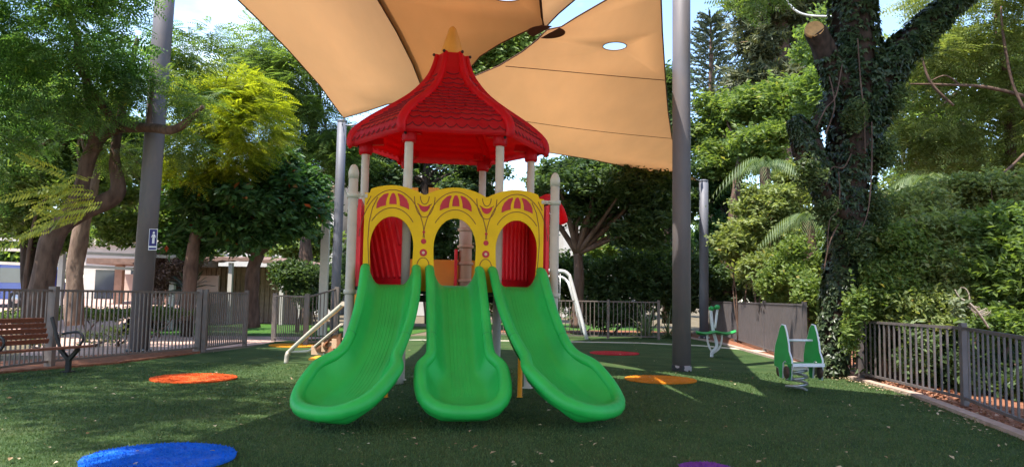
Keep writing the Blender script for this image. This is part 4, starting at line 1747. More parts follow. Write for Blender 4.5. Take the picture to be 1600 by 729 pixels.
rb = G(1111, 557)
d = rb.y
rk = thing('spring_rocker', (rb.x, rb.y, 0), 'green winged rocker on bent white tubes near the grey fence', 'rocker')
mb = MB()
mb.tube(smooth_path([P(1112, 557, d), P(1113, 549, d), P(1120, 540, d), P(1115, 518, d), P(1112, 500, d), P(1110.5, 484, d)], 5), 0.042, 10)
mb.tube(smooth_path([P(1117, 512, d - .05), P(1119, 498, d - .05), P(1121, 482, d - .05)], 4), 0.032, 8)
mb.build('frame', M['toy_white'], rk)
for s in (-1, 1):
    mb = MB()
    mb.tube(smooth_path([P(1116.5 + s * 11.5, 521, d), P(1116.5 + s * 11, 532, d), P(1116.5 + s * 7, 544, d), P(1114, 551, d)], 5), 0.026, 8)
    mb.build('brace', M['white_tube'], rk)
mb = MB()
wing = [(1088, 518), (1096, 520), (1104, 520), (1112, 518), (1118, 518), (1128, 520), (1137, 520), (1149, 517)]
pts = smooth_path([P(x, y, d) for x, y in wing], 5)
n = len(pts)
vs, fs = [], []
for i, p in enumerate(pts):
    f = abs(2 * i / (n - 1) - 1)
    w = 0.21 * (1 - f ** 4) + 0.09
    for (s, zz_) in ((-1, 0), (0, .035), (1, 0), (0, -.05)):
        vs.append(p + Vector((0, s * w, zz_ + (.0 if s else 0))))
for i in range(n - 1):
    for j in range(4):
        fs.append((i * 4 + j, i * 4 + (j + 1) % 4, (i + 1) * 4 + (j + 1) % 4, (i + 1) * 4 + j))
fs += [(3, 2, 1, 0), tuple(range(n * 4 - 4, n * 4))]
mb.add(vs, fs, False)
mb.build('seat_board', M['toy_green'], rk)
for (x, y, dd) in ((1111.5, 481.5, d), (1120.5, 479.5, d - .05)):
    mb = MB()
    mb.ball(P(x, y, dd), 0.075, 14, 10, (1.05, 1, .9))
    mb.build('knob', M['toy_green'], rk)

# =================================================================== BUILDINGS, CAR, SHEDS (behind the left fence)
def wbox(px0, px1, d, z0, z1, depth):
    a, b = P(px0, 440, d), P(px1, 440, d)
    return (a.x, a.y, z0), (b.x, b.y + depth, z1)


# white annex behind the left trees
bd = thing('white_building', (P(220, 450, 36).x, 36, 0), 'white plastered low building behind the left trees', 'building')
mb = MB()
lo, hi = wbox(130, 252, 36, 0, 3.7, 5)
mb.box(lo, hi)
mb.build('wall', M['plaster'], bd)
mb = MB()
mb.box((lo[0] - .3, lo[1] - .4, 3.7), (hi[0] + .3, hi[1], 3.85))
mb.build('roof', M['pale_concrete'], bd)
for px in (150, 205):
    a = P(px, 430, 36)
    mb = MB()
    mb.box((a.x, 35.94, 1.0), (a.x + .9, 35.99, 2.4))
    w_ = mb.build('window', M['window'], bd)
    mb = MB()
    mb.bar((a.x - .05, 35.93, 2.44), (a.x + .95, 35.93, 2.44), .07, .07)
    mb.bar((a.x - .05, 35.93, .96), (a.x + .95, 35.93, .96), .07, .07)
    mb.build('frame', M['plaster'], w_)

pg = thing('pergola', (P(120, 450, 29).x, 29, 0), 'white steel pergola beams on posts behind the left trees', 'pergola')
for px in (-60, 95, 270):
    mb = MB()
    a = P(px, 440, 29)
    mb.box((a.x - .09, 28.9, 0), (a.x + .09, 29.1, 3.1))
    mb.build('post', M['plaster'], pg)
for (z, dd) in ((2.85, 28.8), (3.35, 30.6), (2.35, 29.4)):
    mb = MB()
    a, b = P(-70, 440, dd), P(300, 440, dd)
    mb.bar((a.x, dd, z + .12), (b.x, dd, z - .12), .14, .11)
    mb.build('beam', M['plaster'], pg)

ga = thing('wooden_shelter', (P(190, 450, 33).x, 33, 0), 'open wooden shelter with a flat brown roof by the white building', 'shelter')
for px in (186, 222, 262):
    a = P(px, 440, 33)
    mb = MB()
    mb.box((a.x - .16, 32.9, 0), (a.x + .16, 33.15, 2.55))
    mb.build('post', M['timber'], ga)
mb = MB()
a, b = P(135, 440, 32.4), P(300, 440, 32.4)
mb.box((a.x, 32.3, 2.56), (b.x, 35.2, 2.80))
mb.build('roof', M['roof_sheet'], ga)
mb = MB()
mb.box((a.x, 35.3, 0), (b.x, 35.45, 2.2))
mb.build('back_wall', M['plaster_warm'], ga)

# carport with ribbed timber wall
cp = thing('carport', (P(390, 450, 37).x, 37, 0), 'long brown roofed carport with a slatted timber wall behind the gate', 'carport')
a, b = P(262, 440, 36), P(478, 440, 36)
mb = MB()
pr_ = []
n = 24
for i in range(n + 1):
    f = i / n
    pr_.append((a.x + (b.x - a.x) * f, 2.72 + .30 * math.sin(f * math.pi) ** .8 + (.05 if i % 2 else 0)))
vs = []
for (x, z) in pr_:
    vs += [(x, 34.8, z), (x, 40, z + .25), (x, 34.8, z - .16), (x, 40, z + .09)]
fs = []
for i in range(n):
    o, q = 4 * i, 4 * i + 4
    fs += [(o, q, q + 1, o + 1), (o + 2, o + 3, q + 3, q + 2), (o, o + 2, q + 2, q), (o + 1, q + 1, q + 3, o + 3)]
mb.add(vs, fs)
mb.build('roof', M['roof_sheet'], cp)
mb = MB()
x = a.x
while x < b.x:
    mb.box((x, 37.0, 0), (x + .19, 37.06, 2.7))
    x += .24
mb.box((a.x, 37.07, 0), (b.x, 37.2, 2.7))
mb.build('slatted_wall', M['timber'], cp)
for px in (285, 360, 441, 468):
    mb = MB()
    p = P(px, 440, 35.1)
    mb.box((p.x - .09, 35.0, 0), (p.x + .09, 35.2, 2.8))
    mb.build('post', M['plaster'], cp)

# apartment blocks in the gaps between the trees
def block(name, label, px0, px1, d, h, depth, material, floors, cols):
    t = thing(name, P((px0 + px1) / 2, 440, d), label, 'building', 'pale buildings behind the trees')
    ROOTM[t.name] = t.matrix_basis.copy()
    lo, hi = wbox(px0, px1, d, 0, h, depth)
    mb = MB()
    mb.box(lo, hi)
    mb.build('wall', material, t)
    mb = MB()
    mb.box((lo[0] - .15, lo[1] - .15, h), (hi[0] + .15, hi[1], h + .5))
    mb.build('parapet', material, t)
    for f in range(floors):
        for c in range(cols):
            x = lo[0] + (hi[0] - lo[0]) * (c + .5) / cols
            z = 1.2 + f * 3.0
            mb = MB()
            mb.box((x - .6, lo[1] - .05, z), (x + .6, lo[1] - .01, z + 1.4))
            w = mb.build('window', M['window'], t)
            mb = MB()
            for i in range(7):
                mb.box((x - .6, lo[1] - .09, z + .3 + i * .16), (x + .6, lo[1] - .06, z + .38 + i * .16))
            mb.bar((x - .7, lo[1] - .10, z - .05), (x + .7, lo[1] - .10, z - .05), .1, .1)
            mb.build('shutter', M['plaster'], w)
    return t


block('apartment_block', 'pale apartment block glimpsed left of the play tower', 300, 520, 52, 9.5, 9, M['plaster'], 3, 3)
block('apartment_block', 'pale apartment block glimpsed through the trees behind the play tower', 560, 760, 54, 9.8, 9, M['plaster'], 3, 4)
block('apartment_block', 'pale apartment block glimpsed right of the play tower', 880, 1010, 56, 7.8, 9, M['plaster'], 2, 2)

# beige box on a post
up_ = thing('utility_post', (P(506, 450, 27).x, 27, 0), 'beige square box on a beige post left of the slim pole', 'utility box')
mb = MB()
a = P(506, 440, 27)
mb.box((a.x - .14, 26.9, 0), (a.x + .14, 27.1, 4.6))
mb.build('post', M['cream_post'], up_)
mb = MB()
a, b = P(504, 333, 26.8), P(524, 294, 26.8)
mb.box((a.x, 26.5, a.z), (b.x, 26.89, b.z))
bx_ = mb.build('box', M['pale_rung'], up_)
mb = MB()
mb.box((a.x - .04, 26.46, b.z), (b.x + .04, 26.92, b.z + .05))
mb.build('lid', M['timber'], bx_)


# blue car behind the fence on the far left
def car():
    c = P(16, 470, 30)
    t = thing('parked_van', (c.x, 30, 0), 'blue parked van behind the fence at the far left', 'van')
    x0 = c.x - 3.0
    body = [(0.0, .35), (0.03, .85), (.30, 1.05), (.75, 1.15), (1.25, 1.80), (1.6, 1.98), (2.4, 2.05), (3.9, 2.03), (4.08, 1.9), (4.2, 1.1), (4.2, .7), (4.15, .35)]
    z0 = 0.74
    mt_ = Matrix.Translation((x0, 31.6, z0)) @ Matrix.Diagonal((1, 1, .80, 1)) @ Matrix.Rotation(R(90), 4, 'X')
    mb = MB()
    mb.prism(body, 1.65, mt_)
    mb.build('body', M['car_blue'], t)
    for s in (-.006, 1.644):
        mb = MB()
        mb.prism([(1.0, 1.18), (1.40, 1.75), (1.7, 1.88), (2.2, 1.90), (2.2, 1.18)], .012, mt_ @ Matrix.Translation((0, 0, s)))
        mb.prism([(2.28, 1.18), (2.28, 1.90), (3.85, 1.88), (3.98, 1.2), (3.98, 1.18)], .012, mt_ @ Matrix.Translation((0, 0, s)))
        mb.build('side_window', M['glass'], t)
    for x in (.85, 3.3):
        for y in (0.01, 1.64):
            mb = MB()
            mb.lathe([(.18, -.09), (.30, -.09), (.33, -.06), (.33, .06), (.30, .09), (.18, .09)], (x0 + x, 31.6 - y, z0 + .31), 20, axis='Y')
            w = mb.build('wheel', M['tyre'], t)
            mb = MB()
            mb.lathe([(.02, -.095), (.18, -.09), (.18, .09), (.02, .095)], (x0 + x, 31.6 - y, z0 + .31), 14, axis='Y')
            mb.build('rim', M['steel'], w)
    mb = MB()
    mb.box((x0 + 4.10, 30.1, z0 + .62), (x0 + 4.22, 30.5, z0 + .78))
    mb.build('tail_light', M['red_panel'], t)


car()

# =================================================================== TREES
# --- big feathery tree on the left
dL = 18.6
base = P(60, 500, dL)
base.z = 0
lt = thing('feathery_tree', base, 'big dark feathery tree with forked leaning trunks at the far left', 'tree')
mb = MB()
limb(mb, px_path([(52, 520), (66, 440), (82, 372), (108, 338), (128, 290), (140, 245), (160, 212), (190, 199)], [dL] * 8), [.30, .27, .25, .23, .19, .165, .15, .13], 12)
limb(mb, px_path([(190, 199), (235, 200), (268, 203), (292, 190), (318, 166)], [dL, dL - .5, dL - 1, dL - 1.2, dL - 1.4]), [.15, .12, .10, .08, .04], 9)
limb(mb, px_path([(100, 350), (128, 332), (165, 315), (185, 295), (178, 240), (196, 150), (215, 60)], [dL, dL + .3, dL + .5, dL + .6, dL + .6, dL + .4, dL]), [.22, .21, .20, .18, .13, .09, .05], 10)
limb(mb, px_path([(150, 235), (140, 150), (120, 60), (90, -40)], [dL, dL - .5, dL - 1.2, dL - 2]), [.16, .12, .08, .05], 8)
limb(mb, px_path([(185, 200), (150, 150), (118, 90), (128, 50)], [dL, dL - 1, dL - 1.6, dL - 2]), [.12, .09, .06, .03], 8)
limb(mb, px_path([(232, 200), (236, 150), (240, 118)], [dL - .5, dL - .6, dL - .8]), [.07, .05, .03], 7)
mb.build('trunk', M['bark'], lt)
LB = [blob(60, 40, 16.5, 120, 70, 2.0), blob(150, 55, 16.0, 74, 62, 1.8), blob(110, 120, 17.0, 120, 60, 1.7), blob(190, 105, 16.8, 40, 44, 1.2), blob(225, 100, 19.9, 85, 48, 1.0),
      blob(35, 190, 18.5, 80, 70, 1.6), blob(155, 165, 17.4, 56, 40, 1.3), blob(-90, 60, 15.5, 120, 110, 2.4), blob(-120, 200, 16, 110, 110, 2.4), blob(262, 62, 20.0, 40, 26, .8),
      blob(30, -70, 14.5, 170, 75, 2.6), blob(150, -60, 14.5, 60, 70, 1.8), blob(275, 150, 20.0, 60, 34, .8)]
LB += [((-8.6, 8.2, 8.2), (2.8, 2.6, 1.0)), ((-11.5, 11.5, 8.4), (2.8, 2.8, 1.2)), ((-6.4, 6.0, 9.0), (2.0, 2.0, .8))]
foliage('crown', LB, 8600, 'pinnate', L['poinciana'], lt, 0.84, sub=40, spread=0.145)
# the same tree's thin outer sprays against the sky
foliage('outer_spray', [blob(305, 82, 19.8, 52, 26, .8), blob(330, 55, 19.8, 30, 14, .5), blob(285, 225, 19.8, 50, 22, .7), blob(195, 240, 19.6, 45, 30, .8), blob(246, 118, 17.3, 26, 20, .3), blob(312, 160, 17.2, 36, 22, .4)], 900, 'pinnate_fine', L['mid'], lt, 0.85, sub=12)

# out of view on the left: crowns that shade the front lawn
# --- second trunk on the left
b2 = P(117, 500, 21.5)
b2.z = 0
tree('street_tree', 'straight rough-barked tree behind the forked trunks at the left', b2,
     px_path([(117, 508), (116, 440), (124, 370), (140, 310), (150, 250), (140, 180)], 21.5), [.25, .23, .21, .18, .14, .10],
     [blob(60, 250, 23, 90, 60, 1.5), blob(20, 330, 24, 70, 50, 1.4), blob(150, 290, 22.5, 60, 40, 1.2), blob(110, 180, 22, 90, 50, 1.5), blob(190, 352, 25, 54, 30, 1.0), blob(85, 372, 25.5, 50, 24, 1.0), blob(255, 345, 26, 40, 34, 1.0)], 3300, 'cluster', 'mid', 'bark_pale', size=1.15)
b3 = P(38, 500, 25)
b3.z = 0
tree('background_tree', 'dark upright trunk tree far left behind the feathery crown', b3,
     px_path([(46, 500), (44, 380), (42, 260), (38, 180), (34, 110)], 25), [.24, .21, .19, .16, .12],
     [blob(20, 120, 26, 90, 80, 1.8), blob(70, 220, 27, 80, 70, 1.6), blob(0, 290, 26, 80, 60, 1.5), blob(170, 230, 28, 90, 70, 1.8), blob(240, 300, 29, 70, 60, 1.6)], 3600, 'cluster', 'shade', 'bark_dark', size=1.35)
# golden sapling
b4 = P(60, 500, 16.4)
b4.z = 0
gt = thing('sapling', b4, 'golden-leaved sapling arching in front of the forked trunks', 'sapling')
mb = MB()
limb(mb, px_path([(35, 505), (40, 430), (55, 340), (80, 300)], 16.4), [.05, .045, .03, .02], 7, .1)
mb.build('stem', M['bark'], gt)
TPL['frond_big'] = tpl_pinnate(14, 1.0, 0.19, 0.065, 0.10)
pts, dirs = [], []
for (x0, y0, x1, y1) in [(110, 290, 25, 262), (120, 300, 20, 300), (115, 310, 35, 325), (110, 325, 40, 345), (105, 300, 60, 262), (100, 340, 35, 362), (118, 296, 62, 282), (80, 352, 30, 372), (118, 312, 66, 312), (96, 334, 52, 333)]:
    a, b = P(x0, y0, 16.2), P(x1, y1, 15.9)
    pts.append(a)
    dirs.append(b - a)
sc_ = np.array([(Vector(q)).length for q in dirs])
p_ = np.array([tuple(p) for p in pts])
q_ = np.array([tuple(q) for q in dirs])
p_ = np.concatenate([p_ + RNG.normal(0, .26, p_.shape) for _ in range(4)])
q_ = np.concatenate([q_ + RNG.normal(0, .30, q_.shape) for _ in range(4)])
v, f = scatter(TPL['frond_big'], p_, q_, np.linalg.norm(q_, axis=1) * RNG.uniform(.45, .75, len(q_)), np.tile(np.array([[0, -.9, .8]]), (len(p_), 1)))
leaf_obj('fronds', v, f, L['golden'], gt)

# --- sunlit yellow-green tree
b5 = P(330, 500, 24.5)
b5.z = 0
tree('sunlit_tree', 'yellow-green sunlit feathery tree right of the thick left pole', b5,
     px_path([(292, 500), (300, 400), (318, 320), (335, 240)], 24.5), [.22, .19, .15, .10],
     [blob(345, 130, 23, 70, 42, 1.2), blob(395, 190, 22.5, 55, 60, 1.2), blob(320, 190, 23.5, 60, 60, 1.3), blob(300, 265, 23.5, 48, 38, 1.0), blob(370, 250, 23.5, 50, 36, 1.0), blob(290, 120, 24, 38, 30, .9)],
     6200, 'pinnate_fine', 'yellow_green', 'bark', size=.82, sub=30, spread=.17)
# --- dark broad tree behind the gate
b6 = P(392, 500, 26.5)
b6.z = 0
tree('broadleaf_tree', 'dark broad-leaved tree with reddish flowers standing behind the gate', b6,
     px_path([(394, 512), (393, 460), (396, 420), (404, 396)], 26.5), [.27, .24, .22, .20],
     [blob(330, 320, 25, 70, 55, 1.6), blob(400, 300, 24.5, 65, 50, 1.6), blob(460, 320, 25, 48, 55, 1.4), blob(385, 355, 25, 80, 34, 1.3), blob(300, 370, 25.5, 45, 30, 1.0), blob(440, 265, 25.5, 45, 34, 1.1), blob(485, 290, 25.5, 25, 30, .8)],
     4200, 'cluster_big', 'dark_broad', 'bark', size=1.0, sub=22, per=3, r0=.15)
# --- tall tree behind the slim pole
b7 = P(470, 500, 33)
b7.z = 0
tree('tall_tree', 'tall airy tree between the left sail and the slim pole', b7,
     px_path([(480, 505), (478, 400), (474, 290), (486, 215), (500, 160)], 33), [.28, .25, .22, .17, .11],
     [blob(420, 80, 32, 52, 40, 1.5), blob(470, 120, 31.5, 60, 44, 1.6), blob(440, 180, 32, 60, 44, 1.6), blob(510, 190, 32, 50, 44, 1.5), blob(520, 250, 32.5, 50, 40, 1.4), blob(455, 230, 33, 44, 34, 1.3), blob(400, 130, 33, 40, 40, 1.3)],
     4300, 'pinnate_fine', 'mid', 'bark', size=1.45, sub=18)
# --- trees behind the tower
b8 = P(655, 500, 34)
b8.z = 0
tree('spreading_tree', 'dark spreading tree behind the tower roof', b8,
     px_path([(672, 505), (668, 400), (666, 330), (664, 290), (668, 255)], 34), [.25, .22, .20, .18, .14],
     [blob(600, 280, 34, 60, 26, 1.4), blob(730, 275, 33.5, 60, 34, 1.4), blob(660, 240, 35, 90, 30, 1.6), blob(560, 250, 35, 50, 50, 1.5), blob(610, 330, 36, 70, 20, 1.2), blob(760, 330, 35, 60, 30, 1.3)],
     3300, 'cluster', 'shade', 'bark_dark', size=1.5, fork=P(668, 290, 34))
b9 = P(740, 500, 44)
b9.z = 0
tree('tall_tree', 'tall green tree seen through the slit between the orange and sand sails', b9,
     px_path([(742, 500), (742, 350), (741, 200), (740, 120)], 44), [.4, .36, .28, .15],
     [blob(720, 105, 44, 50, 34, 2), blob(775, 90, 44, 48, 34, 2), blob(815, 60, 44, 34, 26, 1.6), blob(750, 170, 44, 90, 50, 2.4)],
     2600, 'cluster_big', 'bright', 'bark', size=1.7)
bC = P(905, 505, 30.5)
bC.z = 0
tree('umbrella_tree', 'pinkish-barked forked tree behind the back fence, right of the tower', bC,
     px_path([(903, 512), (903, 460), (904, 420), (902, 396)], 30.5), [.25, .21, .20, .18],
     [blob(870, 290, 30, 50, 34, 1.5), blob(940, 285, 29.5, 60, 34, 1.6), blob(1010, 300, 30, 48, 40, 1.5), blob(1000, 355, 30, 56, 34, 1.4), blob(905, 335, 30.5, 60, 22, 1.2), blob(955, 255, 30, 70, 18, 1.2), blob(1035, 260, 31, 40, 36, 1.3)],
     3900, 'cluster', 'shade', 'bark', size=1.35, per=3, r0=.14)
bD = P(1035, 500, 36)
bD.z = 0
tree('background_tree', 'dark green tree peeking between the sand sail and the thick grey pole', bD,
     px_path([(1045, 505), (1045, 380), (1046, 250), (1046, 180)], 36), [.3, .26, .2, .12],
     [blob(1044, 150, 36, 34, 50, 1.2), blob(1040, 220, 36, 40, 40, 1.2), blob(1060, 300, 36, 40, 60, 1.3)],
     1500, 'cluster', 'shade', 'bark_dark', size=1.5)

# --- Norfolk pine
dN = 62
bN = P(1118, 505, dN)
bN.z = 0
npine = thing('norfolk_pine', bN, 'tall conical layered pine against the sky, right of the grey pole', 'conifer')
mb = MB()
mb.tube([bN, P(1114, 300, dN), P(1112, 150, dN), P(1110.5, 30, dN)], [.5, .42, .3, .06], 9)
mb.build('trunk', M['bark'], npine)
pts, dirs, scs = [], [], []
for i in range(17):
    f = i / 16
    y = 28 + 150 * f
    c = P(1111 + 3 * f, y, dN)
    reach = (0.5 + 1.75 * min(1, f * 1.5) ** .8) * (1 if f < .75 else 1 - (f - .75) * 1.2)
    m = 7
    for j in range(m):
        a = 2 * math.pi * (j + .5 * (i % 2)) / m + random.uniform(-.15, .15)
        rr = reach * random.uniform(.75, 1.1)
        for q in np.linspace(.12, 1, 6):
            pts.append((c.x + rr * q * math.cos(a), c.y + rr * q * math.sin(a), c.z + .14 * rr * q * q * 2 - .1 + random.uniform(-.1, .1)))
            dirs.append((math.cos(a), math.sin(a), .28))
            scs.append(1.35 * random.uniform(.8, 1.2))
v, f = scatter(tpl_needles(16, .5, .09, 5, 1.2), np.array(pts), np.array(dirs), np.array(scs))
leaf_obj('crown', v, f, L['norfolk'], npine)

# --- big drooping pine
bP = P(1222, 500, 40)
bP.z = 0
pine = thing('pine_tree', bP, 'big grey-green pine with drooping needles left of the ivy trunk', 'conifer')
mb = MB()
limb(mb, px_path([(1226, 505), (1224, 300), (1222, 120), (1220, 0), (1218, -90)], 40), [.55, .5, .42, .34, .25], 10)
PB = [blob(1190, 14, 40, 34, 22, 1.5), blob(1240, 30, 41, 40, 30, 1.6), blob(1186, 62, 40, 28, 16, 1.2), blob(1216, 84, 40.5, 34, 16, 1.3), blob(1224, 124, 40, 36, 22, 1.4), blob(1168, 128, 41, 26, 14, 1.2), blob(1222, -36, 40, 60, 26, 2)]
branches_to(mb, P(1222, 90, 40), PB, .12, 3, 3)
mb.build('trunk', M['bark'], pine)
foliage('crown', PB, 2200, tpl_needles(20, .5, .05, 9, .8), L['needle'], pine, 1.9, sub=16, spread=.20)

# --- lit broadleaf trees and scrub on the right
bR = P(1150, 505, 33)
bR.z = 0
tree('broadleaf_tree', 'light green sunlit tree below the tall pine, right of the grey pole', bR,
     px_path([(1140, 505), (1142, 400), (1150, 300), (1160, 230)], 33), [.3, .26, .2, .12],
     [blob(1120, 185, 35, 42, 36, 1.5), blob(1175, 165, 33.5, 52, 34, 1.6), blob(1225, 170, 32.5, 44, 44, 1.6), blob(1130, 245, 35, 48, 40, 1.5), blob(1200, 225, 32, 56, 40, 1.6), blob(1105, 215, 36, 24, 34, 1)],
     4600, 'cluster', 'bright', 'bark', size=1.35, sub=22)
bS = P(1130, 505, 35)
bS.z = 0
tree('flowering_tree', 'dusky olive tree with a few red flowers behind the slim right pole', bS,
     px_path([(1128, 505), (1128, 430), (1136, 360)], 35), [.26, .22, .14],
     [blob(1120, 300, 37, 44, 44, 1.5), blob(1150, 350, 36, 46, 50, 1.5), blob(1115, 390, 37, 34, 44, 1.3), blob(1170, 410, 35, 40, 36, 1.3)],
     3000, 'cluster', 'dark_broad', 'bark_dark', size=1.3)


def palm(label, crown, d, h_px, n, reach, seed):
    rr = random.Random(seed)
    c = P(*crown, d)
    t = thing('palm_tree', (c.x, c.y, 0), label, 'palm')
    mb = MB()
    limb(mb, [(c.x + .2, c.y, 0), (c.x + .1, c.y, c.z * .5), tuple(c)], [.24, .2, .18], 10)
    mb.build('trunk', M['bark'], t)
    vs, fs = [], []
    for i in range(n):
        a = 2 * math.pi * i / n + rr.uniform(-.2, .2)
        el = rr.uniform(.75, 1.45)
        L_ = reach * rr.uniform(.8, 1.15)
        prev = None
        for s in range(26):
            f = s / 25
            out = L_ * f * math.cos(el * (1 - .6 * f))
            z = L_ * (math.sin(el) * f - 1.35 * f * f * (0.6 + .4 * el))
            p = c + Vector((math.cos(a) * out, math.sin(a) * out, z))
            if prev is not None:
                dd = (p - prev).normalized()
                sd_ = Vector((-math.sin(a), math.cos(a), 0))
                ll = .62 * math.sin(math.pi * min(1, .12 + f * .9)) + .08
                for q in (-1, 1):
                    tip = p + sd_ * q * ll * .55 + dd * ll * .35 + Vector((0, 0, -ll * .75))
                    w = dd * .028
                    k_ = len(vs)
                    mid = p.lerp(tip, .45) + Vector((0, 0, .05))
                    vs += [tuple(p - w), tuple(mid - w), tuple(tip), tuple(mid + w)]
                    fs.append((k_, k_ + 1, k_ + 2, k_ + 3))
            prev = p
    leaf_obj('fronds', np.array(vs), np.array(fs), L['palm'], t)


palm('drooping palm left of the ivy trunk, the upper of the two palms', (1195, 262), 28, 0, 10, 2.5, 4)
palm('drooping palm close beside the ivy trunk, the lower of the two palms', (1262, 345), 24, 0, 9, 2.2, 8)

# scrub under the palms
def shrub(name, label, blobs, n, tpl, leafm, size=1.0, cat='shrub', group=None, stems=True, sub=20, **kw):
    c = Vector(blobs[0][0])
    t = thing(name, (c.x, c.y, 0), label, cat, group)
    if stems:
        rr = random.Random(n)
        for (bc, r) in blobs:
            for k_ in range(3):
                e = Vector(bc) + Vector((rr.uniform(-.7, .7) * r[0], rr.uniform(-.5, .5) * r[1], rr.uniform(-.2, .7) * r[2]))
                b_ = Vector((bc[0] + rr.uniform(-.2, .2), bc[1] + rr.uniform(-.2, .2), 0))
                mb = MB()
                limb(mb, [b_, b_.lerp(e, .5) + Vector((rr.gauss(0, .12), 0, 0)), e], [.035, .025, .01], 5, .1, 3)
                mb.build('stem', M['bark'], t)
    foliage('foliage', blobs, n, tpl, L[leafm], t, size, sub=sub, **kw)
    return t


shrub('shrub', 'light green bush hanging over the grey close-barred fence left of the ivy trunk', [blob(1250, 420, 22, 46, 50, 1.0), blob(1225, 455, 23, 34, 34, .9), blob(1268, 470, 20, 26, 50, .6)], 2100, 'cluster_small', 'bright', 1.25)
shrub('shrub', 'grey-green bush behind the grey close-barred fence between the two palms', [blob(1200, 330, 29.5, 50, 40, 1.4), blob(1235, 290, 29.5, 50, 40, 1.4), blob(1185, 390, 29, 44, 44, 1.3)], 2600, 'cluster', 'pale', 1.2)
shrub('shrub', 'grey-green bush standing in front of the upper palm', [blob(1195, 345, 26.5, 40, 40, .8), blob(1200, 312, 26.8, 44, 26, .7), blob(1240, 318, 26, 40, 40, .7), blob(1160, 380, 27, 40, 40, .8), blob(1225, 380, 26, 40, 40, .8), blob(1190, 420, 25.5, 44, 30, .7)], 2600, 'cluster', 'pale', 1.0)
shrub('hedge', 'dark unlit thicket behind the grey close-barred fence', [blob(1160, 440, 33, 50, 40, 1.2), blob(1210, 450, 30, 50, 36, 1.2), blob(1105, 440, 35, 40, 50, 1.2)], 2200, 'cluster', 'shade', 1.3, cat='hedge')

# --- ivy tree
dI = 15.3
bI = P(1292, 588, dI)
bI.z = 0
ivy_t = thing('ivy_tree', bI, 'massive ivy-covered tree trunk with a sawn-off limb, at the right fence', 'tree')
mb = MB()
kI = dI / F_PX
limb(mb, px_path([(1296, 596), (1300, 560), (1306, 500), (1315, 440), (1325, 360), (1330, 280), (1336, 200), (1338, 120), (1334, 50), (1330, -30), (1326, -120)], dI),
     [23 * kI, 17 * kI, 18 * kI, 21 * kI, 25 * kI, 29 * kI, 32 * kI, 33 * kI, 30 * kI, 27 * kI, 24 * kI], 22, .45)
limb(mb, px_path([(1350, 170), (1385, 105), (1425, 60), (1470, 18), (1530, -30), (1600, -80)], [dI, dI - .1, dI - .3, dI - .5, dI - .7, dI - 1]), [28 * kI, 21 * kI, 16 * kI, 13 * kI, 11 * kI, 8 * kI], 12)
limb(mb, px_path([(1322, 340), (1296, 296), (1270, 250), (1252, 205), (1238, 186)], [dI, dI - .3, dI - .4, dI - .4, dI - .4]), [24 * kI, 19 * kI, 18 * kI, 14 * kI, 7 * kI], 14, .7)
limb(mb, px_path([(1262, 232), (1278, 190), (1298, 150), (1316, 110)], [dI - .4, dI - .45, dI - .4, dI]), [8 * kI, 8 * kI, 7 * kI, 10 * kI], 9, .5)
limb(mb, px_path([(1325, 150), (1300, 110), (1284, 70), (1273, 47)], [dI, dI - .3, dI - .45, dI - .6]), [26 * kI, 19 * kI, 17 * kI, 16.5 * kI], 14, .15)
trunk_i = mb.build('trunk', M['bark_dark'], ivy_t)
mb = MB()
a, b = P(1276, 53, dI - .56), P(1272, 45.5, dI - .63)
dd = (b - a).normalized() + Vector((0, -.9, 0))
dd.normalize()
c = P(1272.5, 46, dI - .66)
mb.tube([c - dd * .03, c + dd * .035], [15.0 * kI, 13.5 * kI], 20)
mb.build('cut_face', M['cut_wood'], trunk_i)


def ivy_on(tube_pts, rad, n, size, cover=1.0, face=None):
    tube_pts = [Vector(p) for p in smooth_path(tube_pts, 6)]
    rad = lerp_list(rad, 6)
    m = len(tube_pts)
    pts, dirs, ups = [], [], []
    rr = random.Random(n)
    for i in range(n):
        t = rr.random() * (m - 1)
        i0 = int(t)
        c = tube_pts[i0].lerp(tube_pts[min(m - 1, i0 + 1)], t - i0)
        ax = (tube_pts[min(m - 1, i0 + 1)] - tube_pts[max(0, i0 - 1)]).normalized()
        a = rr.random() * 6.283
        s = ax.cross(Vector((0, 1, .1))).normalized()
        w = ax.cross(s)
        o = (s * math.cos(a) + w * math.sin(a))
        nz_ = noise.noise(Vector((c.x * 2.2 + 2 * math.cos(a), c.z * 1.1, 2 * math.sin(a) + n)))
        if nz_ < -0.10:
            if rr.random() < .75:
                continue
        rr_ = rad[i0] * (1.0 + .16 * max(0, nz_) + rr.random() * .10) + .02
        pts.append(tuple(c + o * rr_))
        dv = Vector((rr.gauss(0, .5), rr.gauss(0, .5), -1)) + o * .4
        dirs.append(tuple(dv))
        ups.append(tuple(o + Vector((rr.gauss(0, .35), rr.gauss(0, .35), .35 + rr.gauss(0, .3)))))
    tv = np.array([(0, 0, 0), (.055, .02, -.01), (.062, .06, 0), (.02, .065, .006), (0, .13, -.012), (-.02, .065, .006), (-.062, .06, 0), (-.055, .02, -.01)])
    tf = np.array([(0, 1, 2, 3), (0, 3, 4, 5), (0, 5, 6, 7)])
    return scatter((tv, tf), np.array(pts), np.array(dirs), size * RNG.uniform(.42, 1.0, len(pts)) ** 1.2 * 1.55, np.array(ups))


V_, F_ = [], []


def acc(vf):
    o = sum(len(v) for v in V_)
    V_.append(vf[0])
    F_.append(vf[1] + o)


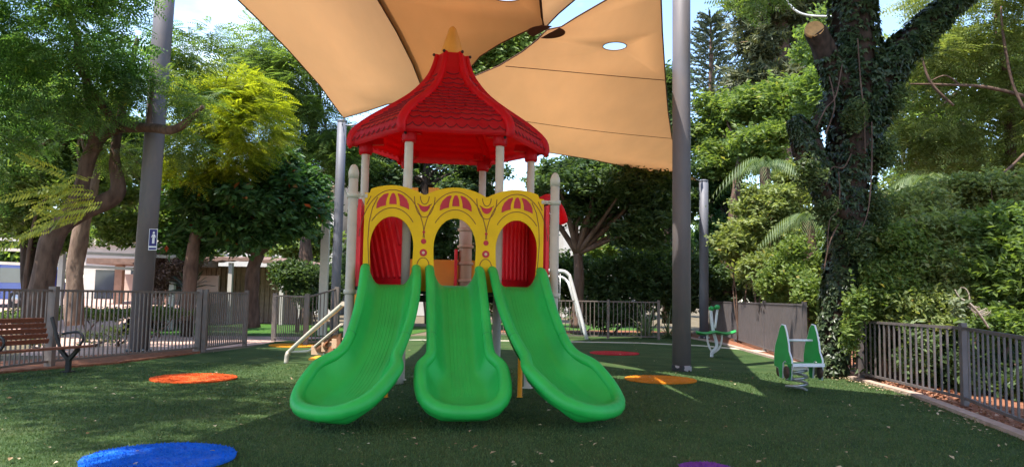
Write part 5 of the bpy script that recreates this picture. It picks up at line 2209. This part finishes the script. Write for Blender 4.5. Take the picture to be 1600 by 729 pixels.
acc(ivy_on(px_path([(1296, 585), (1306, 500), (1315, 440), (1325, 360), (1330, 280), (1336, 200), (1340, 120), (1334, 50), (1330, -30)], dI), [20 * kI, 20 * kI, 23 * kI, 27 * kI, 31 * kI, 35 * kI, 35 * kI, 32 * kI, 28 * kI], 8600, .9))
acc(ivy_on(px_path([(1350, 190), (1380, 115), (1425, 62), (1470, 18), (1530, -30), (1600, -80)], [dI, dI - .1, dI - .3, dI - .5, dI - .7, dI - 1]), [30 * kI, 26 * kI, 20 * kI, 17 * kI, 14 * kI, 11 * kI], 3900, .95, 3))
acc(ivy_on(px_path([(1318, 330), (1292, 290), (1268, 245), (1254, 205), (1240, 184)], [dI, dI - .3, dI - .4, dI - .4, dI - .4]), [25 * kI, 20 * kI, 18 * kI, 13 * kI, 7 * kI], 2100, .85))
acc(ivy_on(px_path([(1262, 232), (1278, 190), (1298, 150), (1316, 110)], [dI - .4, dI - .45, dI - .4, dI]), [8 * kI, 8 * kI, 8 * kI, 10 * kI], 500, .8))
acc(ivy_on(px_path([(1325, 150), (1304, 112), (1290, 84)], [dI, dI - .3, dI - .42]), [22 * kI, 17 * kI, 15 * kI], 420, .8))
leaf_obj('ivy', np.concatenate(V_), np.concatenate(F_), L['ivy'], ivy_t)
# bare creeper stems on the trunk
mb = MB()
rr = random.Random(5)
for path in ([(1330, 240), (1318, 262), (1300, 262), (1290, 290)], [(1310, 268), (1312, 300), (1308, 330), (1296, 345), (1292, 400)], [(1362, 190), (1362, 260), (1356, 330), (1340, 370)],
             [(1276, 200), (1290, 170), (1306, 150), (1316, 100)], [(1296, 120), (1304, 165), (1290, 210)], [(1340, 60), (1344, 120), (1350, 180), (1352, 240)], [(1288, 420), (1296, 380), (1310, 350)]):
    limb(mb, px_path(path, dI - 1.02 * 46 * kI - .04), [.012, .015, .014, .011, .007][:len(path)], 5, .2, 5)
mb.build('creeper_stem', M['bark'], ivy_t)
foliage('ivy_spray', [blob(x, y, dI - dd, 16, 30, .25) for x, y, dd in ((1296, 330, .5), (1378, 240, .3), (1372, 330, .3), (1398, 150, .3), (1345, 380, .55), (1440, 66, .4), (1336, 180, .6), (1262, 270, .7))], 900, 'cluster_small', L['ivy_light'], ivy_t, .8, sub=9, spread=.25)
# crown high above, mostly out of the picture, with leafy twigs dipping into it
foliage('crown', [((5.6, 13.4, 9.4), (2.0, 2.2, 1.1)), ((8.2, 13.8, 9.6), (2.6, 2.2, 1.3))], 1300, 'cluster_big', L['mid'], ivy_t, 1.5, sub=26)
foliage('hanging_twig', [blob(1165, 6, 14.5, 38, 12, .4), blob(1205, -8, 14.5, 40, 16, .5), blob(1140, 2, 14.5, 14, 8, .3)], 150, 'pinnate', L['mid'], ivy_t, .62, sub=10)

# --- trees on the right
dR = 20.5
b11 = P(1560, 520, dR)
b11.z = 0
rt = thing('feathery_tree', b11, 'light green airy tree filling the right edge, with thin bare twigs', 'tree')
mb = MB()
limb(mb, px_path([(1572, 560), (1574, 420), (1580, 250), (1572, 120), (1564, 40), (1545, -30)], dR), [.20, .18, .15, .12, .09, .06], 9)
limb(mb, px_path([(1570, 110), (1555, 45), (1562, 0), (1560, -40)], dR - 1), [.05, .04, .03, .02], 7)
limb(mb, px_path([(1600, 150), (1540, 136), (1470, 132), (1420, 131)], dR - 2), [.045, .04, .03, .012], 6)
limb(mb, px_path([(1500, 133), (1478, 118), (1455, 126)], dR - 2), [.03, .02, .01], 5)
limb(mb, px_path([(1490, 165), (1455, 130), (1440, 90), (1432, 70)], dR - 2), [.03, .035, .025, .012], 6)
limb(mb, px_path([(1600, 240), (1560, 275), (1490, 305)], dR - 3), [.03, .026, .02], 6)
limb(mb, px_path([(1600, 170), (1582, 130), (1568, 60), (1564, 10)], dR - 2.2), [.04, .035, .03, .02], 6)
mb.build('trunk', M['bark'], rt)
RB = [blob(1430, 110, 20, 60, 60, 1.4), blob(1500, 70, 20, 70, 60, 1.5), blob(1570, 60, 19.5, 60, 70, 1.5), blob(1460, 190, 21, 70, 50, 1.4), blob(1550, 190, 20.5, 70, 60, 1.5), blob(1640, 140, 19.5, 60, 110, 1.5), blob(1510, 260, 21, 80, 44, 1.4), blob(1600, 280, 20, 50, 60, 1.4), blob(1430, 250, 22, 44, 50, 1.2),
      blob(1520, -20, 19, 80, 40, 1.6), blob(1620, -30, 18.5, 70, 50, 1.6)]
foliage('crown', RB, 5200, 'pinnate_fine', L['pale'], rt, 1.05, sub=20, spread=.22)
b12 = P(1480, 505, 27)
b12.z = 0
tree('background_tree', 'mid green tree behind the airy tree at the right', b12,
     px_path([(1470, 505), (1466, 400), (1460, 300), (1450, 180)], 27), [.25, .22, .17, .1],
     [blob(1440, 90, 27, 70, 60, 1.7), blob(1520, 130, 28, 80, 70, 1.8), blob(1600, 120, 28, 70, 90, 1.8), blob(1460, 240, 27, 80, 70, 1.7), blob(1560, 280, 27, 80, 70, 1.7), blob(1410, 330, 26, 50, 70, 1.4), blob(1660, 250, 27, 70, 110, 1.8), blob(1400, 180, 27, 40, 60, 1.4), blob(1280, 60, 30, 40, 50, 1.4), blob(1270, 150, 29, 40, 50, 1.4)],
     5600, 'cluster', 'mid', 'bark', size=1.25)
# dracaena-like strap palm in the thicket
palm('pale arching palm in the thicket right of the ivy trunk', (1450, 285), 19.5, 0, 8, 1.8, 12)
# shrubs along the right fence
shrub('shrub', 'yellow-green bush just right of the ivy trunk, pressing on the fence', [blob(1400, 400, 15.2, 46, 48, .8), blob(1388, 440, 14.8, 34, 36, .6), blob(1400, 470, 14.6, 48, 36, .6)], 2400, 'cluster_small', 'bright', 1.15)
shrub('shrub', 'brownish green bush in the middle of the right fence', [blob(1480, 420, 14.6, 54, 50, .8), blob(1470, 370, 15.2, 60, 36, .8), blob(1470, 490, 14.0, 56, 36, .5)], 2600, 'cluster_small', 'pale', 1.15)
shrub('shrub', 'dark leafy bush behind the fence at the right edge', [blob(1570, 430, 13.6, 60, 60, .8), blob(1570, 360, 14, 60, 40, .8), blob(1640, 420, 13, 60, 90, .8), blob(1560, 510, 13.0, 50, 36, .5)], 2100, 'cluster', 'mid', .8, spread=.17)
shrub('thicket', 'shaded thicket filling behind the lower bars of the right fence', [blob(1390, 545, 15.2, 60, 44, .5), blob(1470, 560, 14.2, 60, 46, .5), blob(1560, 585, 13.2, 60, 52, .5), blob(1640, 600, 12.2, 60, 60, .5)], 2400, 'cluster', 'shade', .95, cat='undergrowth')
shrub('shrub', 'tall grey-green bush behind the yellow-green bush', [blob(1420, 330, 17, 60, 44, 1.2), blob(1500, 320, 17.4, 70, 44, 1.2), blob(1580, 315, 16.8, 60, 54, 1.2)], 1700, 'cluster_small', 'pale', 1.1, spread=.16)
# creeper leaves poking through the fence
shrub('creeper', 'light green creeper poking through the middle bars of the right fence', [blob(1425, 530, 13.5, 12, 34, .12), blob(1450, 545, 13.4, 14, 36, .12), blob(1418, 560, 13.5, 8, 30, .1)], 110, 'cluster_big', 'palm', .45, cat='creeper', stems=False)
shrub('creeper', 'green climber wound round the fence end beside the ivy trunk', [blob(1330, 510, 14.3, 14, 48, .2), blob(1345, 480, 14.3, 16, 30, .2)], 230, 'cluster', 'bright', .55, cat='creeper', stems=False)
# broken pale branch on the fence
bb = P(1520, 500, 13)
br_ = thing('broken_branch', (bb.x, bb.y, 1.0), 'pale broken branch lying over the top rail of the right fence', 'branch')
mb = MB()
limb(mb, px_path([(1545, 512), (1530, 490), (1515, 474), (1500, 465), (1492, 452)], 12.4), [.018, .022, .02, .014, .007], 7, .3)
limb(mb, px_path([(1515, 474), (1514, 460), (1508, 450), (1500, 449)], 12.4), [.014, .012, .008, .005], 6, .3)
for k_ in range(16):
    limb(mb, px_path([(1512 + 1.2 * k_, 478 + 1.0 * k_), (1520 + 1.6 * k_, 486 + random.uniform(-8, 6)), (1526 + 1.6 * k_, 492 + random.uniform(-12, 8))], 12.4), [.008, .006, .003], 4, 0, 2)
mb.build('wood', M['bark_bleached'], br_)
foliage('leaves', [blob(1492, 480, 12.4, 10, 14, .15), blob(1500, 470, 12.4, 12, 10, .12)], 26, 'cluster_big', L['strap'], br_, .4, sub=5)

# --- hedges and plants behind the fences
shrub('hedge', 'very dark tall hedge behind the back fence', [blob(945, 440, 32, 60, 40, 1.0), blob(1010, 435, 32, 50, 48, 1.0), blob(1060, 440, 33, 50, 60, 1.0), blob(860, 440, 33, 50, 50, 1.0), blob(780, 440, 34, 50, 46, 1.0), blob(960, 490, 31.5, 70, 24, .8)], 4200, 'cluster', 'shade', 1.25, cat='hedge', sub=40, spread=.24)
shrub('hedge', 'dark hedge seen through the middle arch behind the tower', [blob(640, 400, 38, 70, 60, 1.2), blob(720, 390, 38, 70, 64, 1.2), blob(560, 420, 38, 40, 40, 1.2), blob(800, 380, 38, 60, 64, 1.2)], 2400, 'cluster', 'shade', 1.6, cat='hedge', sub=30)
wd = foliage('woods', [blob(x, 395, 66, 90, 70, 3) for x in range(-300, 1900, 130)], 9000, 'cluster_big', L['mid'], None, 2.6, sub=30, spread=.24)
tag(wd, 'far-off green woods closing the view behind everything', 'woods', kind='stuff')
shrub('sunlit_shrub', 'sunlit pale bush glimpsed under the umbrella tree', [blob(960, 390, 39, 50, 30, 1.2), blob(1010, 400, 40, 50, 30, 1.2)], 1100, 'cluster', 'bright', 1.5)
shrub('shrub', 'dark bush behind the close-barred fence, left of the slim pole', [blob(470, 432, 29, 46, 28, 1.0), blob(500, 450, 28.5, 34, 34, .9)], 1500, 'cluster_small', 'shade', 1.5)
shrub('shrub', 'sunlit light green bush beyond the carport', [blob(480, 380, 44, 50, 40, 1.6), blob(430, 370, 45, 40, 30, 1.5), blob(300, 390, 44, 44, 26, 1.4)], 1900, 'cluster', 'bright', 1.7)
shrub('dry_shrub', 'purplish dry bush between the thick left pole and the gate', [blob(275, 418, 29.5, 40, 30, .9), blob(250, 430, 29.5, 20, 30, .7)], 1300, 'cluster_small', 'dry', 1.35)
shrub('low_hedge', 'low clipped green hedge behind the left fence', [blob(140, 490, 24, 70, 8, .4), blob(250, 488, 24.5, 60, 8, .4), blob(30, 493, 23.5, 60, 8, .4)], 1500, 'cluster_small', 'mid', .8, cat='hedge')
shrub('ground_shrub', 'loose low shrubs just behind the pickets by the bench', [blob(150, 530, 20, 40, 14, .3), blob(60, 545, 19, 36, 16, .3), blob(180, 522, 20.5, 24, 16, .3)], 120, 'cluster', 'pale', .5)


def rosette(name, label, px, py, d, n, reach, up, leafm, width, trunk=0.0, seed=1, pinn=False, cat='plant', group=None):
    rr = random.Random(seed)
    c = P(px, py, d)
    t = thing(name, (c.x, c.y, 0), label, cat, group)
    if trunk:
        mb = MB()
        mb.tube([(c.x, c.y, 0), (c.x, c.y, trunk * .5), (c.x, c.y, trunk)], [.2, .17, .19], 10, wob=.3)
        mb.build('trunk', M['bark_dark'], t)
    vs, fs = [], []
    for i in range(n):
        a = rr.random() * 6.283
        el = rr.uniform(.15, 1.35)
        L_ = reach * rr.uniform(.7, 1.1)
        prev = None
        for s in range(9):
            f = s / 8
            out = L_ * f * math.cos(el)
            z = trunk + L_ * (math.sin(el) * f * up - .55 * f * f * math.cos(el))
            p = Vector((c.x + math.cos(a) * out, c.y + math.sin(a) * out, z + .03))
            sd_ = Vector((-math.sin(a), math.cos(a), 0))
            if pinn:
                if prev is not None:
                    dd = (p - prev).normalized()
                    for q in (-1, 1):
                        for hh in (0, .5):
                            pb = prev.lerp(p, hh)
                            tip = pb + sd_ * q * .17 + dd * .11 + Vector((0, 0, .05))
                            w = dd * .016
                            k_ = len(vs)
                            m_ = pb.lerp(tip, .5)
                            vs += [tuple(pb - w), tuple(m_ - w), tuple(tip), tuple(m_ + w)]
                            fs.append((k_, k_ + 1, k_ + 2, k_ + 3))
            else:
                w = width * (1 - f) * (.6 + f) + .002
                vs += [tuple(p - sd_ * w), tuple(p + sd_ * w)]
                if s:
                    k_ = len(vs)
                    fs.append((k_ - 4, k_ - 3, k_ - 1, k_ - 2))
            prev = p
    leaf_obj('leaves', np.array(vs), np.array(fs), L[leafm], t)


rosette('cycad', 'dark low cycad palm behind the left fence near the pole', 296, 440, 25.2, 34, 1.05, .9, 'cycad', .03, trunk=1.35, seed=3, pinn=True)
rosette('strap_leaf_plant', 'pale strap-leaved clump behind the back fence', 1010, 500, 29.2, 90, 1.25, 1.25, 'strap', .035, seed=7)
rosette('strap_leaf_plant', 'small strap-leaved clump half hidden behind the thick grey pole', 1044, 500, 29.5, 50, 1.1, 1.2, 'strap', .03, seed=9)

# leaning sapling trunks behind the back fence hedge and thin wire at the top right
mb = MB()
mb.tube(smooth_path([P(1222, -12, 22), P(1240, 14, 22), P(1262, 24, 22), P(1300, 26, 22)], 6), 0.03, 6)
tag(mb.build('overhead_cable', M['white_tube']), 'pale cable sagging to the ivy trunk at the top', 'cable')
